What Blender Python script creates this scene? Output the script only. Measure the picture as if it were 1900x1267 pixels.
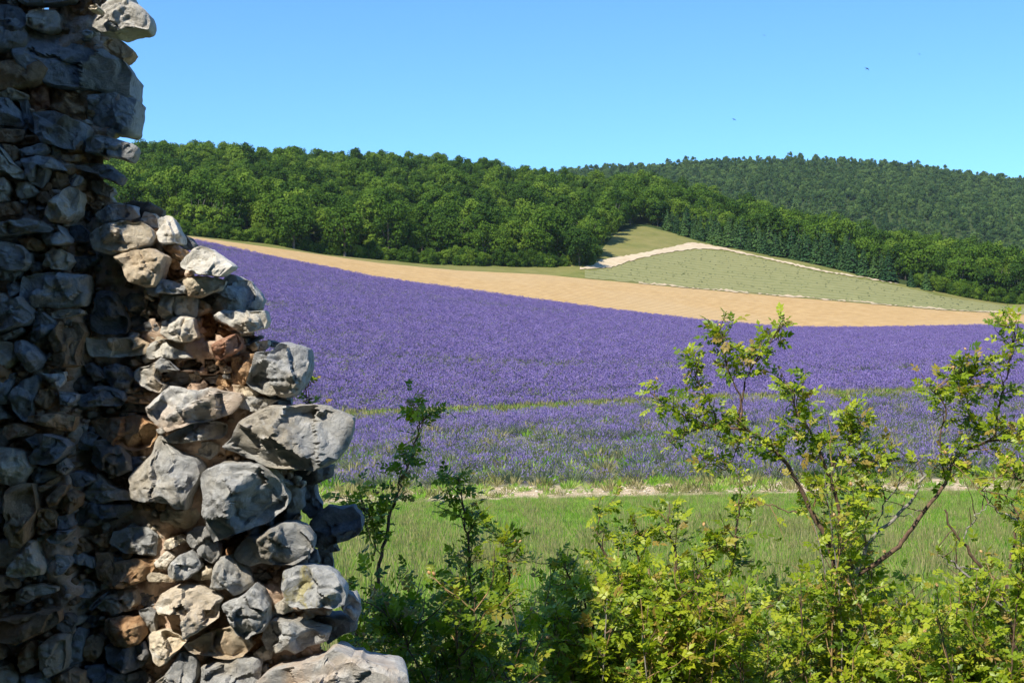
import bpy, math, random
import numpy as np
from mathutils import Vector, noise as mnoise

for _o in list(bpy.data.objects): bpy.data.objects.remove(_o)
SC = bpy.context.scene
COL = SC.collection

# ------------------------------------------------------------------ camera, sky, sun, exposure
F = 1900 * 50 / 36.0          # focal length in photograph pixels
HC, HORIZ = 3.0, 660.0        # camera height, photograph row of the level line
cam_d = bpy.data.cameras.new('camera'); cam = bpy.data.objects.new('camera', cam_d); COL.objects.link(cam)
cam_d.lens = 50; cam_d.sensor_width = 36; cam_d.clip_start = 0.05; cam_d.clip_end = 6000
cam_d.shift_y = (HORIZ - 633.5) / 1900
cam.location = (0, 0, HC); cam.rotation_euler = (math.radians(90), 0, 0)
SC.camera = cam
SUN_AZ, SUN_EL = 38.0, 50.0   # degrees to the left of straight behind the camera, elevation
sdir = Vector((-math.sin(math.radians(SUN_AZ)) * math.cos(math.radians(SUN_EL)),
               -math.cos(math.radians(SUN_AZ)) * math.cos(math.radians(SUN_EL)), math.sin(math.radians(SUN_EL))))
world = bpy.data.worlds.new('World'); SC.world = world; world.use_nodes = True
wn = world.node_tree.nodes; wl = world.node_tree.links
bg = wn['Background']
sky = wn.new('ShaderNodeTexSky'); sky.sky_type = 'NISHITA'; sky.sun_disc = False
sky.sun_elevation = math.radians(SUN_EL); sky.sun_rotation = math.atan2(sdir.x, sdir.y)
sky.altitude = 900; sky.air_density = 1.0; sky.dust_density = 0.15; sky.ozone_density = 1.6
tint = wn.new('ShaderNodeMix'); tint.data_type = 'RGBA'; tint.blend_type = 'MULTIPLY'; tint.inputs[0].default_value = 1
tint.inputs[7].default_value = (0.42, 0.72, 1.04, 1)
wl.new(sky.outputs[0], tint.inputs[6]); wl.new(tint.outputs[2], bg.inputs[0])
bg.inputs[1].default_value = 0.14
sl = bpy.data.lights.new('sun', 'SUN'); sun = bpy.data.objects.new('sun', sl); COL.objects.link(sun)
sl.energy = 4.3; sl.angle = math.radians(0.55); sl.color = (1.0, 0.94, 0.82)
sun.rotation_euler = (-sdir).to_track_quat('-Z', 'Y').to_euler()
sun.location = (-20, -25, 40)
SC.view_settings.view_transform = 'Standard'; SC.view_settings.look = 'None'
SC.view_settings.exposure = 0.72; SC.view_settings.gamma = 1.0
SC.render.engine = 'CYCLES'

# ------------------------------------------------------------------ helpers
def at(px, py, d):
    return np.array(((px - 950) / F * d, d, HC + (HORIZ - py) / F * d))

def tag(o, label=None, cat=None, group=None, kind=None):
    if label: o['label'] = label
    if cat: o['category'] = cat
    if group: o['group'] = group
    if kind: o['kind'] = kind
    return o

def link(o, parent=None):
    COL.objects.link(o)
    if parent is not None: o.parent = parent
    return o

def empty(name, loc=(0, 0, 0)):
    o = bpy.data.objects.new(name, None); o.empty_display_size = 0.1
    o.location = loc; COL.objects.link(o); return o

def mesh(name, V, Fc, mats=None, smooth=False, mi=None, attr=None):
    me = bpy.data.meshes.new(name)
    V = np.asarray(V, dtype=np.float32)
    if isinstance(Fc, np.ndarray):
        n, k = Fc.shape
        me.vertices.add(len(V)); me.vertices.foreach_set('co', V.ravel())
        me.loops.add(n * k); me.loops.foreach_set('vertex_index', Fc.astype(np.int32).ravel())
        me.polygons.add(n)
        me.polygons.foreach_set('loop_start', np.arange(0, n * k, k, dtype=np.int32))
        me.polygons.foreach_set('loop_total', np.full(n, k, dtype=np.int32))
        me.update(calc_edges=True)
    else:
        me.from_pydata([tuple(map(float, v)) for v in V], [], Fc)
    if mats:
        for m in (mats if isinstance(mats, (list, tuple)) else [mats]): me.materials.append(m)
    if mi is not None: me.polygons.foreach_set('material_index', np.asarray(mi, dtype=np.int32))
    me.polygons.foreach_set('use_smooth', np.full(len(me.polygons), bool(smooth)))
    if attr is not None:
        a = me.attributes.new('tint', 'FLOAT', 'FACE'); a.data.foreach_set('value', np.asarray(attr, dtype=np.float32))
    me.update()
    return me

def obj(name, me, parent=None, loc=None):
    o = bpy.data.objects.new(name, me)
    if loc is not None: o.location = loc
    return link(o, parent)

def _hash(i, j, k, s):
    h = (i * 374761393 + j * 668265263 + k * 1274126177 + s * 974634777) & 0xffffffff
    h = ((h ^ (h >> 13)) * 1274126177) & 0xffffffff
    return ((h ^ (h >> 16)) & 0xffff) / 65535.0

def vnoise(P, s=0):
    P = np.asarray(P, dtype=np.float64); I = np.floor(P).astype(np.int64); f = P - I; u = f * f * (3 - 2 * f)
    r = 0
    for a in (0, 1):
        for b in (0, 1):
            for c in (0, 1):
                w = (u[..., 0] if a else 1 - u[..., 0]) * (u[..., 1] if b else 1 - u[..., 1]) * (u[..., 2] if c else 1 - u[..., 2])
                r = r + w * _hash(I[..., 0] + a, I[..., 1] + b, I[..., 2] + c, s)
    return r * 2 - 1

def fbm(P, s=0, o=4):
    r = 0; a = 1.0; P = np.asarray(P, dtype=np.float64)
    for k in range(o): r = r + a * vnoise(P * 2 ** k + 17.3 * k, s + k); a *= 0.5
    return r

def interp(px, tab):
    t = np.array(tab, dtype=float)
    return np.interp(px, t[:, 0], t[:, 1])

# ------------------------------------------------------------------ materials
class NT:
    def __init__(s, name):
        s.m = bpy.data.materials.new(name); s.m.use_nodes = True
        s.n = s.m.node_tree.nodes; s.l = s.m.node_tree.links; s.b = s.n['Principled BSDF']; s.out = s.n['Material Output']
        s.b.inputs['Roughness'].default_value = 0.85; s.b.inputs['Specular IOR Level'].default_value = 0.25
    def __call__(s, t, **kw):
        n = s.n.new(t)
        for k, v in kw.items(): setattr(n, k, v)
        return n
    def link(s, a, b): s.l.new(a, b)
    def coords(s, kind='Object', rnd=False):
        tc = s('ShaderNodeTexCoord'); v = tc.outputs[kind]
        if rnd:
            oi = s('ShaderNodeObjectInfo'); a = s('ShaderNodeVectorMath', operation='MULTIPLY_ADD')
            c = s('ShaderNodeCombineXYZ')
            for i in range(3): s.link(oi.outputs['Random'], c.inputs[i])
            s.link(c.outputs[0], a.inputs[0]); a.inputs[1].default_value = (37, 53, 91); s.link(v, a.inputs[2]); v = a.outputs[0]
        return v
    def noise(s, v, scale, detail=4, rough=0.6, dist=0):
        n = s('ShaderNodeTexNoise'); n.inputs['Scale'].default_value = scale; n.inputs['Detail'].default_value = detail
        n.inputs['Roughness'].default_value = rough; n.inputs['Distortion'].default_value = dist
        if v is not None: s.link(v, n.inputs['Vector'])
        return n.outputs['Fac']
    def ramp(s, f, stops, interp='LINEAR'):
        r = s('ShaderNodeValToRGB'); r.color_ramp.interpolation = interp
        e = r.color_ramp.elements
        while len(e) < len(stops): e.new(0.5)
        for x, (p, c) in zip(e, stops):
            x.position = p; x.color = (*c, 1) if len(c) == 3 else c
        s.link(f, r.inputs[0]); return r.outputs[0]
    def mix(s, f, a, b, mode='MIX'):
        m = s('ShaderNodeMix', data_type='RGBA', blend_type=mode)
        if isinstance(f, (int, float)): m.inputs[0].default_value = f
        else: s.link(f, m.inputs[0])
        for i, x in ((6, a), (7, b)):
            if isinstance(x, (tuple, list)): m.inputs[i].default_value = (*x, 1)
            else: s.link(x, m.inputs[i])
        return m.outputs[2]
    def math(s, op, a, b=None, c=None):
        m = s('ShaderNodeMath', operation=op)
        for i, x in enumerate((a, b, c)):
            if x is None: continue
            if isinstance(x, (int, float)): m.inputs[i].default_value = x
            else: s.link(x, m.inputs[i])
        return m.outputs[0]
    def bump(s, h, strength=0.5, dist=0.02, prev=None):
        b = s('ShaderNodeBump'); b.inputs['Strength'].default_value = strength; b.inputs['Distance'].default_value = dist
        s.link(h, b.inputs['Height'])
        if prev is not None: s.link(prev, b.inputs['Normal'])
        s.link(b.outputs[0], s.b.inputs['Normal']); return b.outputs[0]
    def color(s, c):
        if isinstance(c, (tuple, list)): s.b.inputs['Base Color'].default_value = (*c, 1)
        else: s.link(c, s.b.inputs['Base Color'])
    def leaf(s, col, transl=0.35, tcol=None):
        """diffuse + translucent sheet, for leaves and petals"""
        s.color(col)
        t = s('ShaderNodeBsdfTranslucent'); mx = s('ShaderNodeMixShader'); mx.inputs[0].default_value = transl
        c2 = col if tcol is None else tcol
        if isinstance(c2, (tuple, list)): t.inputs[0].default_value = (*c2, 1)
        else: s.link(c2, t.inputs[0])
        s.link(s.b.outputs[0], mx.inputs[1]); s.link(t.outputs[0], mx.inputs[2]); s.link(mx.outputs[0], s.out.inputs[0])

def stone_mat(name, dark, light, warm=None, warm_amt=0.5, spots=(0.05, 0.05, 0.05), lichen=None):
    s = NT(name); v = s.coords('Object', True)
    n1 = s.noise(v, 7, 6, 0.65, 0.4)
    c = s.ramp(n1, [(0.30, dark), (0.68, light)])
    n2 = s.noise(v, 60, 5, 0.75)
    c = s.mix(s.math('MULTIPLY', s.ramp(n2, [(0.42, (0, 0, 0)), (0.62, (1, 1, 1))]), 0.55), c, tuple(min(1, x * 1.25) for x in light))
    if warm:
        n3 = s.noise(v, 4.5, 5, 0.6, 0.8)
        c = s.mix(s.math('MULTIPLY', s.ramp(n3, [(0.47, (0, 0, 0)), (0.60, (1, 1, 1))]), warm_amt), c, warm)
    n4 = s.noise(v, 28, 6, 0.8, 0.5)
    c = s.mix(s.math('MULTIPLY', s.ramp(n4, [(0.58, (0, 0, 0)), (0.72, (1, 1, 1))]), 0.42), c, spots)
    if lichen:
        n5 = s.noise(v, 16, 6, 0.7, 0.6)
        c = s.mix(s.math('MULTIPLY', s.ramp(n5, [(0.54, (0, 0, 0)), (0.62, (1, 1, 1))]), 0.85), c, lichen)
    n6 = s.noise(v, 11, 8, 0.78, 0.9)
    c = s.mix(s.math('MULTIPLY', s.ramp(n6, [(0.55, (0, 0, 0)), (0.66, (1, 1, 1))]), 0.6), c, tuple(min(.7, x * 1.5 + .03) for x in light))
    oi = s('ShaderNodeObjectInfo'); hv = s('ShaderNodeHueSaturation')
    s.link(s.math('MULTIPLY_ADD', oi.outputs['Random'], 0.4, 0.8), hv.inputs['Value']); s.link(c, hv.inputs['Color'])
    PORE = hv.outputs[0]
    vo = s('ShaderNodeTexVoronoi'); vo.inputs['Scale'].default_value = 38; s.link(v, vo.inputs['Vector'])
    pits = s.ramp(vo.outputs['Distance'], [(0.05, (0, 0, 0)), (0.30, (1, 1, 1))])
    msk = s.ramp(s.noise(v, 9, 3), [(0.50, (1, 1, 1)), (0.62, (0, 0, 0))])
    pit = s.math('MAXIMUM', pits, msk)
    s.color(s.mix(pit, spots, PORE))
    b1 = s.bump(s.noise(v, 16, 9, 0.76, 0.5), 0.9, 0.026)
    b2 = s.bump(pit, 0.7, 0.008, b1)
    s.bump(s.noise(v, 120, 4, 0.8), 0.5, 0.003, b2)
    s.b.inputs['Roughness'].default_value = 0.92; s.b.inputs['Specular IOR Level'].default_value = 0.15
    return s.m

M = {}
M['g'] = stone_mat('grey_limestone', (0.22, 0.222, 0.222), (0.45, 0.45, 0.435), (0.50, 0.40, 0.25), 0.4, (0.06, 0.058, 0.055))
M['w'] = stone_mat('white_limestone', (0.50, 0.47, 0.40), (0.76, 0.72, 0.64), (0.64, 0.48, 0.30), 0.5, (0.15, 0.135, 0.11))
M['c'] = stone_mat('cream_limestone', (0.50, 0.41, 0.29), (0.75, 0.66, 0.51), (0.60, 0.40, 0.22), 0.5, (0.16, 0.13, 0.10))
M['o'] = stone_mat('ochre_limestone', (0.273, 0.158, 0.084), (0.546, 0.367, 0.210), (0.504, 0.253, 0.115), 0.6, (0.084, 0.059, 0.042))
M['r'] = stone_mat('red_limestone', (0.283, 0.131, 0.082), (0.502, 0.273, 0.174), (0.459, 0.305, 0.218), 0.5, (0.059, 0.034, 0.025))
M['d'] = stone_mat('dark_and_shaded_limestone', (0.131, 0.136, 0.142), (0.272, 0.272, 0.268), (0.262, 0.192, 0.110), 0.5, (0.042, 0.042, 0.042))  # dark grey stone; also paints in the shade on stones lying in shadow
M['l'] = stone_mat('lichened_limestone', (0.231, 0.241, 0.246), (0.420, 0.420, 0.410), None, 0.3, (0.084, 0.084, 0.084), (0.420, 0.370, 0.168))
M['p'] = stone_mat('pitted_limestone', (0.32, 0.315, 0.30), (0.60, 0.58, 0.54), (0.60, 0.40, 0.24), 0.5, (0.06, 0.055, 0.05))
s = NT('mortar'); v = s.coords('Object')
c = s.ramp(s.noise(v, 18, 6, 0.7), [(0.3, (0.46, 0.30, 0.20)), (0.65, (0.78, 0.61, 0.47))])
s.color(c); b = s.bump(s.noise(v, 45, 6, 0.75), 0.9, 0.012); s.bump(s.noise(v, 170, 3, 0.8), 0.6, 0.004, b); M['m'] = s.m

def foliage(name, c0, c1, c2, transl=0.3, attr=True, tr=None, wobj=0.68):
    s = NT(name)
    oi = s('ShaderNodeObjectInfo')
    f = oi.outputs['Random']
    if attr:
        a = s('ShaderNodeAttribute'); a.attribute_name = 'tint'
        f = s.math('ADD', s.math('MULTIPLY', f, wobj), s.math('MULTIPLY', a.outputs['Fac'], 1 - wobj))
    c = s.ramp(f, [(0.05, c0), (0.5, c1), (0.95, c2)])
    s.leaf(c, transl, c if tr is None else tr)
    s.b.inputs['Roughness'].default_value = 0.8; s.b.inputs['Specular IOR Level'].default_value = 0.1
    return s.m

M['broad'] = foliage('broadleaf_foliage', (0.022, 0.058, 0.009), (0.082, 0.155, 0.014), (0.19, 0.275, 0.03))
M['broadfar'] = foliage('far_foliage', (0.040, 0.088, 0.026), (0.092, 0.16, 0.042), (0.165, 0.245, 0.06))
M['conifer'] = foliage('conifer_foliage', (0.022, 0.062, 0.022), (0.050, 0.108, 0.032), (0.09, 0.16, 0.038), 0.2)
M['grass'] = foliage('grass_blades', (0.16, 0.38, 0.03), (0.31, 0.50, 0.05), (0.52, 0.57, 0.17), 0.55)
M['lavflower'] = foliage('lavender_flowers', (0.175, 0.122, 0.30), (0.25, 0.18, 0.39), (0.33, 0.255, 0.47), 0.25, wobj=0.35)
M['lavgreen'] = foliage('lavender_leaves', (0.10, 0.14, 0.07), (0.16, 0.20, 0.10), (0.25, 0.26, 0.14), 0.25)
M['drygrass'] = foliage('dry_grass', (0.16, 0.19, 0.05), (0.30, 0.28, 0.10), (0.42, 0.36, 0.16), 0.3)

def leafmat(name, lo, mid, hi, transl=0.4):
    s = NT(name); a = s('ShaderNodeAttribute'); a.attribute_name = 'tint'
    oi = s('ShaderNodeObjectInfo')
    f = s.math('FRACT', s.math('ADD', a.outputs['Fac'], oi.outputs['Random']))
    c = s.ramp(f, [(0.0, lo), (0.35, mid), (0.86, hi), (0.95, (0.34, 0.24, 0.05))])
    s.leaf(c, transl, s.mix(1.0, c, (1.15, 1.25, 0.5), 'MULTIPLY'))
    s.b.inputs['Roughness'].default_value = 0.42; s.b.inputs['Specular IOR Level'].default_value = 0.4
    return s.m
M['rose'] = leafmat('rose_leaf', (0.08, 0.15, 0.010), (0.23, 0.32, 0.014), (0.42, 0.46, 0.025))
M['rose_shaded'] = leafmat('rose_leaf_shaded', (0.06, 0.12, 0.010), (0.15, 0.24, 0.014), (0.32, 0.38, 0.025))  # darker copy of the rose leaf: the wall's shade put into the colour
s = NT('bark_brown'); v = s.coords('Object'); s.color(s.ramp(s.noise(v, 60, 4), [(0.3, (0.06, 0.04, 0.028)), (0.7, (0.21, 0.13, 0.08))])); s.bump(s.noise(v, 150, 3), 0.5, 0.003); M['bark'] = s.m
s = NT('bark_grey'); v = s.coords('Object'); s.color(s.ramp(s.noise(v, 60, 4), [(0.3, (0.16, 0.14, 0.12)), (0.7, (0.38, 0.34, 0.29))])); M['barkgrey'] = s.m
s = NT('bark_tan'); v = s.coords('Object'); s.color(s.ramp(s.noise(v, 40, 4), [(0.3, (0.20, 0.13, 0.06)), (0.7, (0.42, 0.27, 0.12))])); M['barktan'] = s.m
s = NT('tree_trunk'); v = s.coords('Object'); s.color(s.ramp(s.noise(v, 3, 4), [(0.3, (0.07, 0.055, 0.04)), (0.7, (0.2, 0.17, 0.13))])); M['trunk'] = s.m
s = NT('rose_hip'); v = s.coords('Object', True); s.color(s.ramp(s.noise(v, 60, 3), [(0.3, (0.42, 0.22, 0.07)), (0.7, (0.62, 0.42, 0.2))])); M['hip'] = s.m
s = NT('bird_feathers'); s.color((0.03, 0.028, 0.026)); M['bird'] = s.m

def ground_mat(name, stops, scale, big=None, bump=0.5, bdist=0.05, bscale=None):
    s = NT(name); v = s.coords('Object')
    c = s.ramp(s.noise(v, scale, 8, 0.7, 0.3), stops)
    if big:
        c = s.mix(s.math('MULTIPLY', s.ramp(s.noise(v, big[0], 4, 0.6, 0.4), [(0.42, (0, 0, 0)), (0.62, (1, 1, 1))]), big[2]), c, big[1])
    s.color(c); s.bump(s.noise(v, bscale or scale * 2, 6, 0.7), bump, bdist)
    s.b.inputs['Roughness'].default_value = 0.95; s.b.inputs['Specular IOR Level'].default_value = 0.1
    return s
M['meadow'] = ground_mat('meadow_ground', [(0.3, (0.12, 0.18, 0.03)), (0.7, (0.28, 0.31, 0.09))], 2.5, (0.2, (0.20, 0.19, 0.08), 0.5)).m
M['earth'] = ground_mat('stony_earth', [(0.3, (0.36, 0.25, 0.14)), (0.7, (0.62, 0.50, 0.34))], 4, (0.4, (0.25, 0.24, 0.11), 0.5)).m
M['lavsoil'] = ground_mat('lavender_soil', [(0.3, (0.13, 0.13, 0.09)), (0.7, (0.28, 0.25, 0.18))], 1.2, (0.15, (0.15, 0.17, 0.08), 0.5)).m
M['verge'] = ground_mat('verge_grass', [(0.3, (0.10, 0.12, 0.025)), (0.7, (0.21, 0.20, 0.06))], 0.35, (0.06, (0.27, 0.22, 0.085), 0.5), 0.5, 0.2).m
M['forestfloor'] = ground_mat('forest_floor', [(0.3, (0.03, 0.05, 0.015)), (0.7, (0.06, 0.085, 0.02))], 0.3).m
M['track'] = ground_mat('pale_track', [(0.3, (0.42, 0.31, 0.19)), (0.7, (0.62, 0.50, 0.35))], 0.5, (0.08, (0.50, 0.44, 0.26), 0.4), 0.4, 0.1).m
def rows_mat(name, stops, ang, per, amt, rowcol, big=None):
    sN = ground_mat(name, stops, 0.6, big, 0.7, 0.15, 1.4); v = sN.coords('Object')
    mp = sN('ShaderNodeMapping'); mp.inputs['Rotation'].default_value[2] = ang; sN.link(v, mp.inputs[0])
    wv = sN('ShaderNodeTexWave', wave_type='BANDS', bands_direction='Y'); wv.inputs['Scale'].default_value = 0.314 / per
    wv.inputs['Distortion'].default_value = 2.5; wv.inputs['Detail'].default_value = 3; wv.inputs['Detail Scale'].default_value = 0.6
    sN.link(mp.outputs[0], wv.inputs[0])
    src = sN.b.inputs['Base Color'].links[0].from_socket
    sN.color(sN.mix(sN.math('MULTIPLY', wv.outputs['Fac'], amt), src, rowcol))
    nb = sN.b.inputs['Normal'].links[0].from_socket
    sN.bump(wv.outputs['Fac'], 0.8, 0.12, nb)
    return sN.m
M['soil'] = rows_mat('tilled_soil', [(0.3, (0.41, 0.26, 0.10)), (0.7, (0.60, 0.41, 0.19))], 0.10, 1.6, 0.55, (0.30, 0.18, 0.075), (0.03, (0.50, 0.37, 0.20), 0.5))
M['young'] = rows_mat('young_lavender_field', [(0.3, (0.15, 0.16, 0.055)), (0.7, (0.25, 0.24, 0.095))], 0.10, 2.6, 0.3, (0.33, 0.30, 0.16), (0.05, (0.22, 0.21, 0.08), 0.5))

# ------------------------------------------------------------------ terrain
TA = [(-1800, 940), (0, 950), (600, 936), (900, 927), (1100, 922), (1300, 918), (1500, 914), (1900, 908), (3700, 880)]
TB = [(-1800, 800), (0, 795), (640, 786), (900, 777), (1100, 765), (1300, 757), (1550, 746), (1900, 734), (3700, 690)]
TC = [(-1800, 390), (0, 408), (200, 425), (370, 450), (500, 478), (700, 518), (900, 546), (1100, 574), (1300, 598), (1450, 611), (1600, 612), (1900, 606), (3700, 590)]
DC = [(-1800, 200), (370, 190), (900, 180), (1500, 175), (1900, 178), (3700, 190)]
TD = [(-1800, 380), (0, 402), (370, 441), (500, 459), (700, 488), (850, 502), (1000, 509), (1200, 528), (1400, 546), (1600, 563), (1750, 576), (1900, 584), (3700, 570)]
DD = [(-1800, 212), (370, 203), (700, 207), (1000, 212), (1450, 216), (1900, 212), (3700, 220)]
TH = [(-1800, 376), (0, 398), (330, 435), (500, 452), (600, 472), (700, 481), (800, 491), (1000, 496), (1095, 490), (1112, 470), (1140, 432), (1190, 418), (1240, 430),
      (1300, 449), (1400, 469), (1500, 488), (1600, 512), (1660, 525), (1700, 532), (1780, 549), (1850, 562), (1900, 565), (3700, 552)]
DH = [(-1800, 220), (330, 208), (500, 212), (600, 214), (800, 220), (1000, 224), (1095, 226), (1112, 240), (1140, 272), (1190, 285), (1240, 281), (1300, 272), (1500, 252), (1660, 240), (1900, 232), (3700, 235)]
T1 = [(-1800, 350), (0, 340), (150, 325), (250, 309), (350, 304), (500, 312), (650, 321), (800, 323), (900, 330), (1000, 345), (1100, 358), (1200, 368), (1300, 392), (1426, 425), (1600, 460), (1750, 487), (1900, 512), (3700, 520)]
D1 = [(-1800, 470), (900, 470), (1100, 450), (1300, 420), (1600, 370), (1900, 330), (3700, 320)]
T2 = [(-1800, 420), (500, 380), (900, 342), (1000, 331), (1100, 322), (1200, 316), (1300, 308), (1400, 302), (1500, 300), (1600, 305), (1700, 317), (1800, 331), (1900, 341), (2400, 385), (3700, 430)]

def zpx(py, d): return HC + (HORIZ - py) / F * d
def smooth_tab(px, tab, w=14):
    return (interp(px - w, tab) + 2 * interp(px, tab) + interp(px + w, tab)) / 4
def profile(px):
    """control points (depth, height) of the ground along one direction"""
    dC, dD, dH, d1 = interp(px, DC), interp(px, DD), smooth_tab(px, DH), interp(px, D1)
    zA = zpx(smooth_tab(px, TA), 32.4)
    z2 = zpx(smooth_tab(px, T2, 60), 850.0)
    zH = zpx(smooth_tab(px, TH), dH); z1 = zpx(smooth_tab(px, T1, 40), d1)
    D = [14.0, 24.0, 32.4, 35.2, 62.0, 64.5, dC, dD, dH, dH + (d1 - dH) * .35, dH + (d1 - dH) * .72, d1, d1 + 35, d1 + 80, (d1 + 80) * .6 + 340, 850.0, 900.0, 1100.0, 1600.0]
    zB = zpx(smooth_tab(px, TB), 62.0)
    Z = [0.0, -0.12, zA, zA + .03, zB, zB + 0.06, zpx(smooth_tab(px, TC), dC), zpx(smooth_tab(px, TD), dD), zH,
         zH + (z1 - zH) * .40, zH + (z1 - zH) * .80, z1, z1 - 1.5, z1 - 9, (z1 - 9) * .55 + z2 * .45, z2, z2 - 2, z2 - 40, -20.0]
    return D, Z
PXS = np.concatenate([np.arange(-1800, -300, 150), np.arange(-300, 2300, 12), np.arange(2300, 3701, 140)]).astype(float)
PROF = [profile(p) for p in PXS]
PD = np.array([p[0] for p in PROF]); PZ = np.array([p[1] for p in PROF])

def ground_z(x, y):
    """height of the ground at world x, y (y >= 14)"""
    px = 950 + F * x / np.maximum(y, 1e-6)
    i = np.clip(np.searchsorted(PXS, px) - 1, 0, len(PXS) - 2)
    f = np.clip((px - PXS[i]) / (PXS[i + 1] - PXS[i]), 0, 1)
    D = PD[i] * (1 - f)[:, None] + PD[i + 1] * f[:, None]; Z = PZ[i] * (1 - f)[:, None] + PZ[i + 1] * f[:, None]
    out = np.empty(len(px))
    k = np.clip((D < y[:, None]).sum(1) - 1, 0, D.shape[1] - 2)
    r = np.arange(len(px))
    g = np.clip((y - D[r, k]) / (D[r, k + 1] - D[r, k]), 0, 1)
    return Z[r, k] * (1 - g) + Z[r, k + 1] * g
def near_z(y):
    return np.interp(y, [-12, 3.5, 6, 10, 14], [1.35, 1.25, 0.80, 0.30, 0.0])
def gz(x, y):
    x = np.atleast_1d(np.asarray(x, float)); y = np.atleast_1d(np.asarray(y, float))
    return np.where(y < 14, near_z(y), ground_z(x, np.maximum(y, 14)))

def zone(name, k0, k1, subs, mat, label_kind='structure', pxs=None):
    """one sheet of ground between two profile lines"""
    V = []; rows = []
    n = len(PXS)
    for k in range(k0, k1):
        for s_ in range(subs[k - k0]):
            g = s_ / subs[k - k0]; rows.append((k, g))
    rows.append((k1 - 1, 1.0))
    for (k, g) in rows:
        d = PD[:, k] * (1 - g) + PD[:, k + 1] * g; z = PZ[:, k] * (1 - g) + PZ[:, k + 1] * g
        V.append(np.stack([(PXS - 950) / F * d, d, z], 1))
    V = np.concatenate(V); m = len(rows)
    r, c = np.meshgrid(np.arange(m - 1), np.arange(n - 1), indexing='ij'); a = (r * n + c).ravel()
    Fc = np.stack([a, a + 1, a + n + 1, a + n], 1)
    o = obj(name, mesh(name, V, Fc, mat, True)); tag(o, kind=label_kind); return o

# near ground round the ruin and behind the camera
xs = (PXS - 950) / F * 14.0; ys = np.concatenate([[-12, -6, 0, 2], np.arange(3, 14.01, 1.0)])
X, Y = np.meshgrid(xs, ys); V = np.stack([X.ravel(), Y.ravel(), near_z(Y.ravel())], 1)
n = len(xs); r, c = np.meshgrid(np.arange(len(ys) - 1), np.arange(n - 1), indexing='ij'); a = (r * n + c).ravel()
tag(obj('ground', mesh('ground', V, np.stack([a, a + 1, a + n + 1, a + n], 1), M['meadow'], True)), kind='structure')
zone('meadow', 0, 2, (3, 3), M['meadow'])
zone('stony_path', 2, 3, (2,), M['earth'])
zone('lavender_plot', 3, 4, (6,), M['lavsoil'])
zone('grass_strip', 4, 5, (2,), M['verge'])
zone('lavender_field', 5, 6, (12,), M['lavsoil'])
zone('ploughed_field', 6, 7, (6,), M['soil'])
zone('grass_verge', 7, 8, (10,), M['verge'])
zone('hill', 8, 18, (6, 6, 4, 2, 2, 3, 4, 2, 2, 2), M['forestfloor'])
V = [(1750 * math.cos(a), 1750 * math.sin(a), -21.0) for a in np.linspace(0, 2 * math.pi, 48, endpoint=False)]
tag(obj('terrain', mesh('terrain', V, [list(range(48))], M['verge'])), kind='structure')

def dh_depth(px, py):
    """depth on the slope between the ploughed field and the wood for a photograph row"""
    dD, dH = interp(px, DD), smooth_tab(px, DH); zD, zH = zpx(smooth_tab(px, TD), dD), zpx(smooth_tab(px, TH), dH)
    g = np.linspace(0, 1.25, 500); d = dD + (dH - dD) * g; z = zD + (zH - zD) * g
    rows = HORIZ - (z - HC) / d * F
    return float(np.interp(-py, -rows, d))
def ribbon(name, lo, hi, x0, x1, mat, off, sub=4, step=5):
    V = []; ps = np.arange(x0, x1 + .1, step)
    for p in ps:
        a, b = dh_depth(p, interp(p, lo)) + .8 * vnoise(np.array([p * .21, 3.0, off * 99]), 3), dh_depth(p, interp(p, hi)) + .8 * vnoise(np.array([p * .21, 9.0, off * 99]), 4)
        for g in np.linspace(0, 1, sub + 1):
            d = a + (b - a) * g; x = (p - 950) / F * d
            V.append((x, d, gz(x, d)[0] + off))
    n = sub + 1; m = len(ps)
    r, c = np.meshgrid(np.arange(m - 1), np.arange(n - 1), indexing='ij'); a = (r * n + c).ravel()
    o = obj(name, mesh(name, np.array(V), np.stack([a, a + n, a + n + 1, a + 1], 1), mat, True)); tag(o, kind='structure'); return o
GUP = [(1080, 503), (1133, 499), (1175, 485), (1237, 471), (1294, 464), (1341, 466), (1393, 477), (1474, 495), (1521, 506), (1600, 519), (1661, 530), (1760, 553), (1900, 573), (2100, 575)]
GLO = [(1080, 507), (1100, 515), (1200, 529), (1400, 547), (1600, 564), (1750, 577), (1900, 583), (2100, 584)]
ribbon('young_lavender_field', [(p, interp(p, TD) - 1.5) for p in range(1080, 2110, 20)], GUP, 1085, 2090, M['young'], 0.05, 10)
TRU = [(1076, 497), (1100, 492), (1114, 483), (1190, 470), (1246, 459), (1284, 450), (1332, 458), (1379, 469), (1474, 489.5), (1521, 501), (1600, 514.6), (1668, 528)]
TRL = [(1076, 501), (1133, 497), (1175, 483), (1237, 469), (1294, 462), (1341, 464), (1393, 475), (1474, 493), (1521, 504), (1600, 516), (1668, 528.5)]
ribbon('farm_track', TRL, TRU, 1076, 1668, M['track'], 0.09, 3, 2)
# pale stones heaped along the upper rim of the ploughed field
RM = [(p, interp(p, TD) - .2 + 1.2 * math.sin(p * .07)) for p in range(1180, 1960, 20)]; RM2 = [(p, interp(p, TD) - 2.2 + 1.2 * math.sin(p * .05)) for p in range(1180, 1960, 20)]
ribbon('stone_rim', RM, RM2, 1185, 1940, M['earth'], 0.08, 1, 2)

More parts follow.
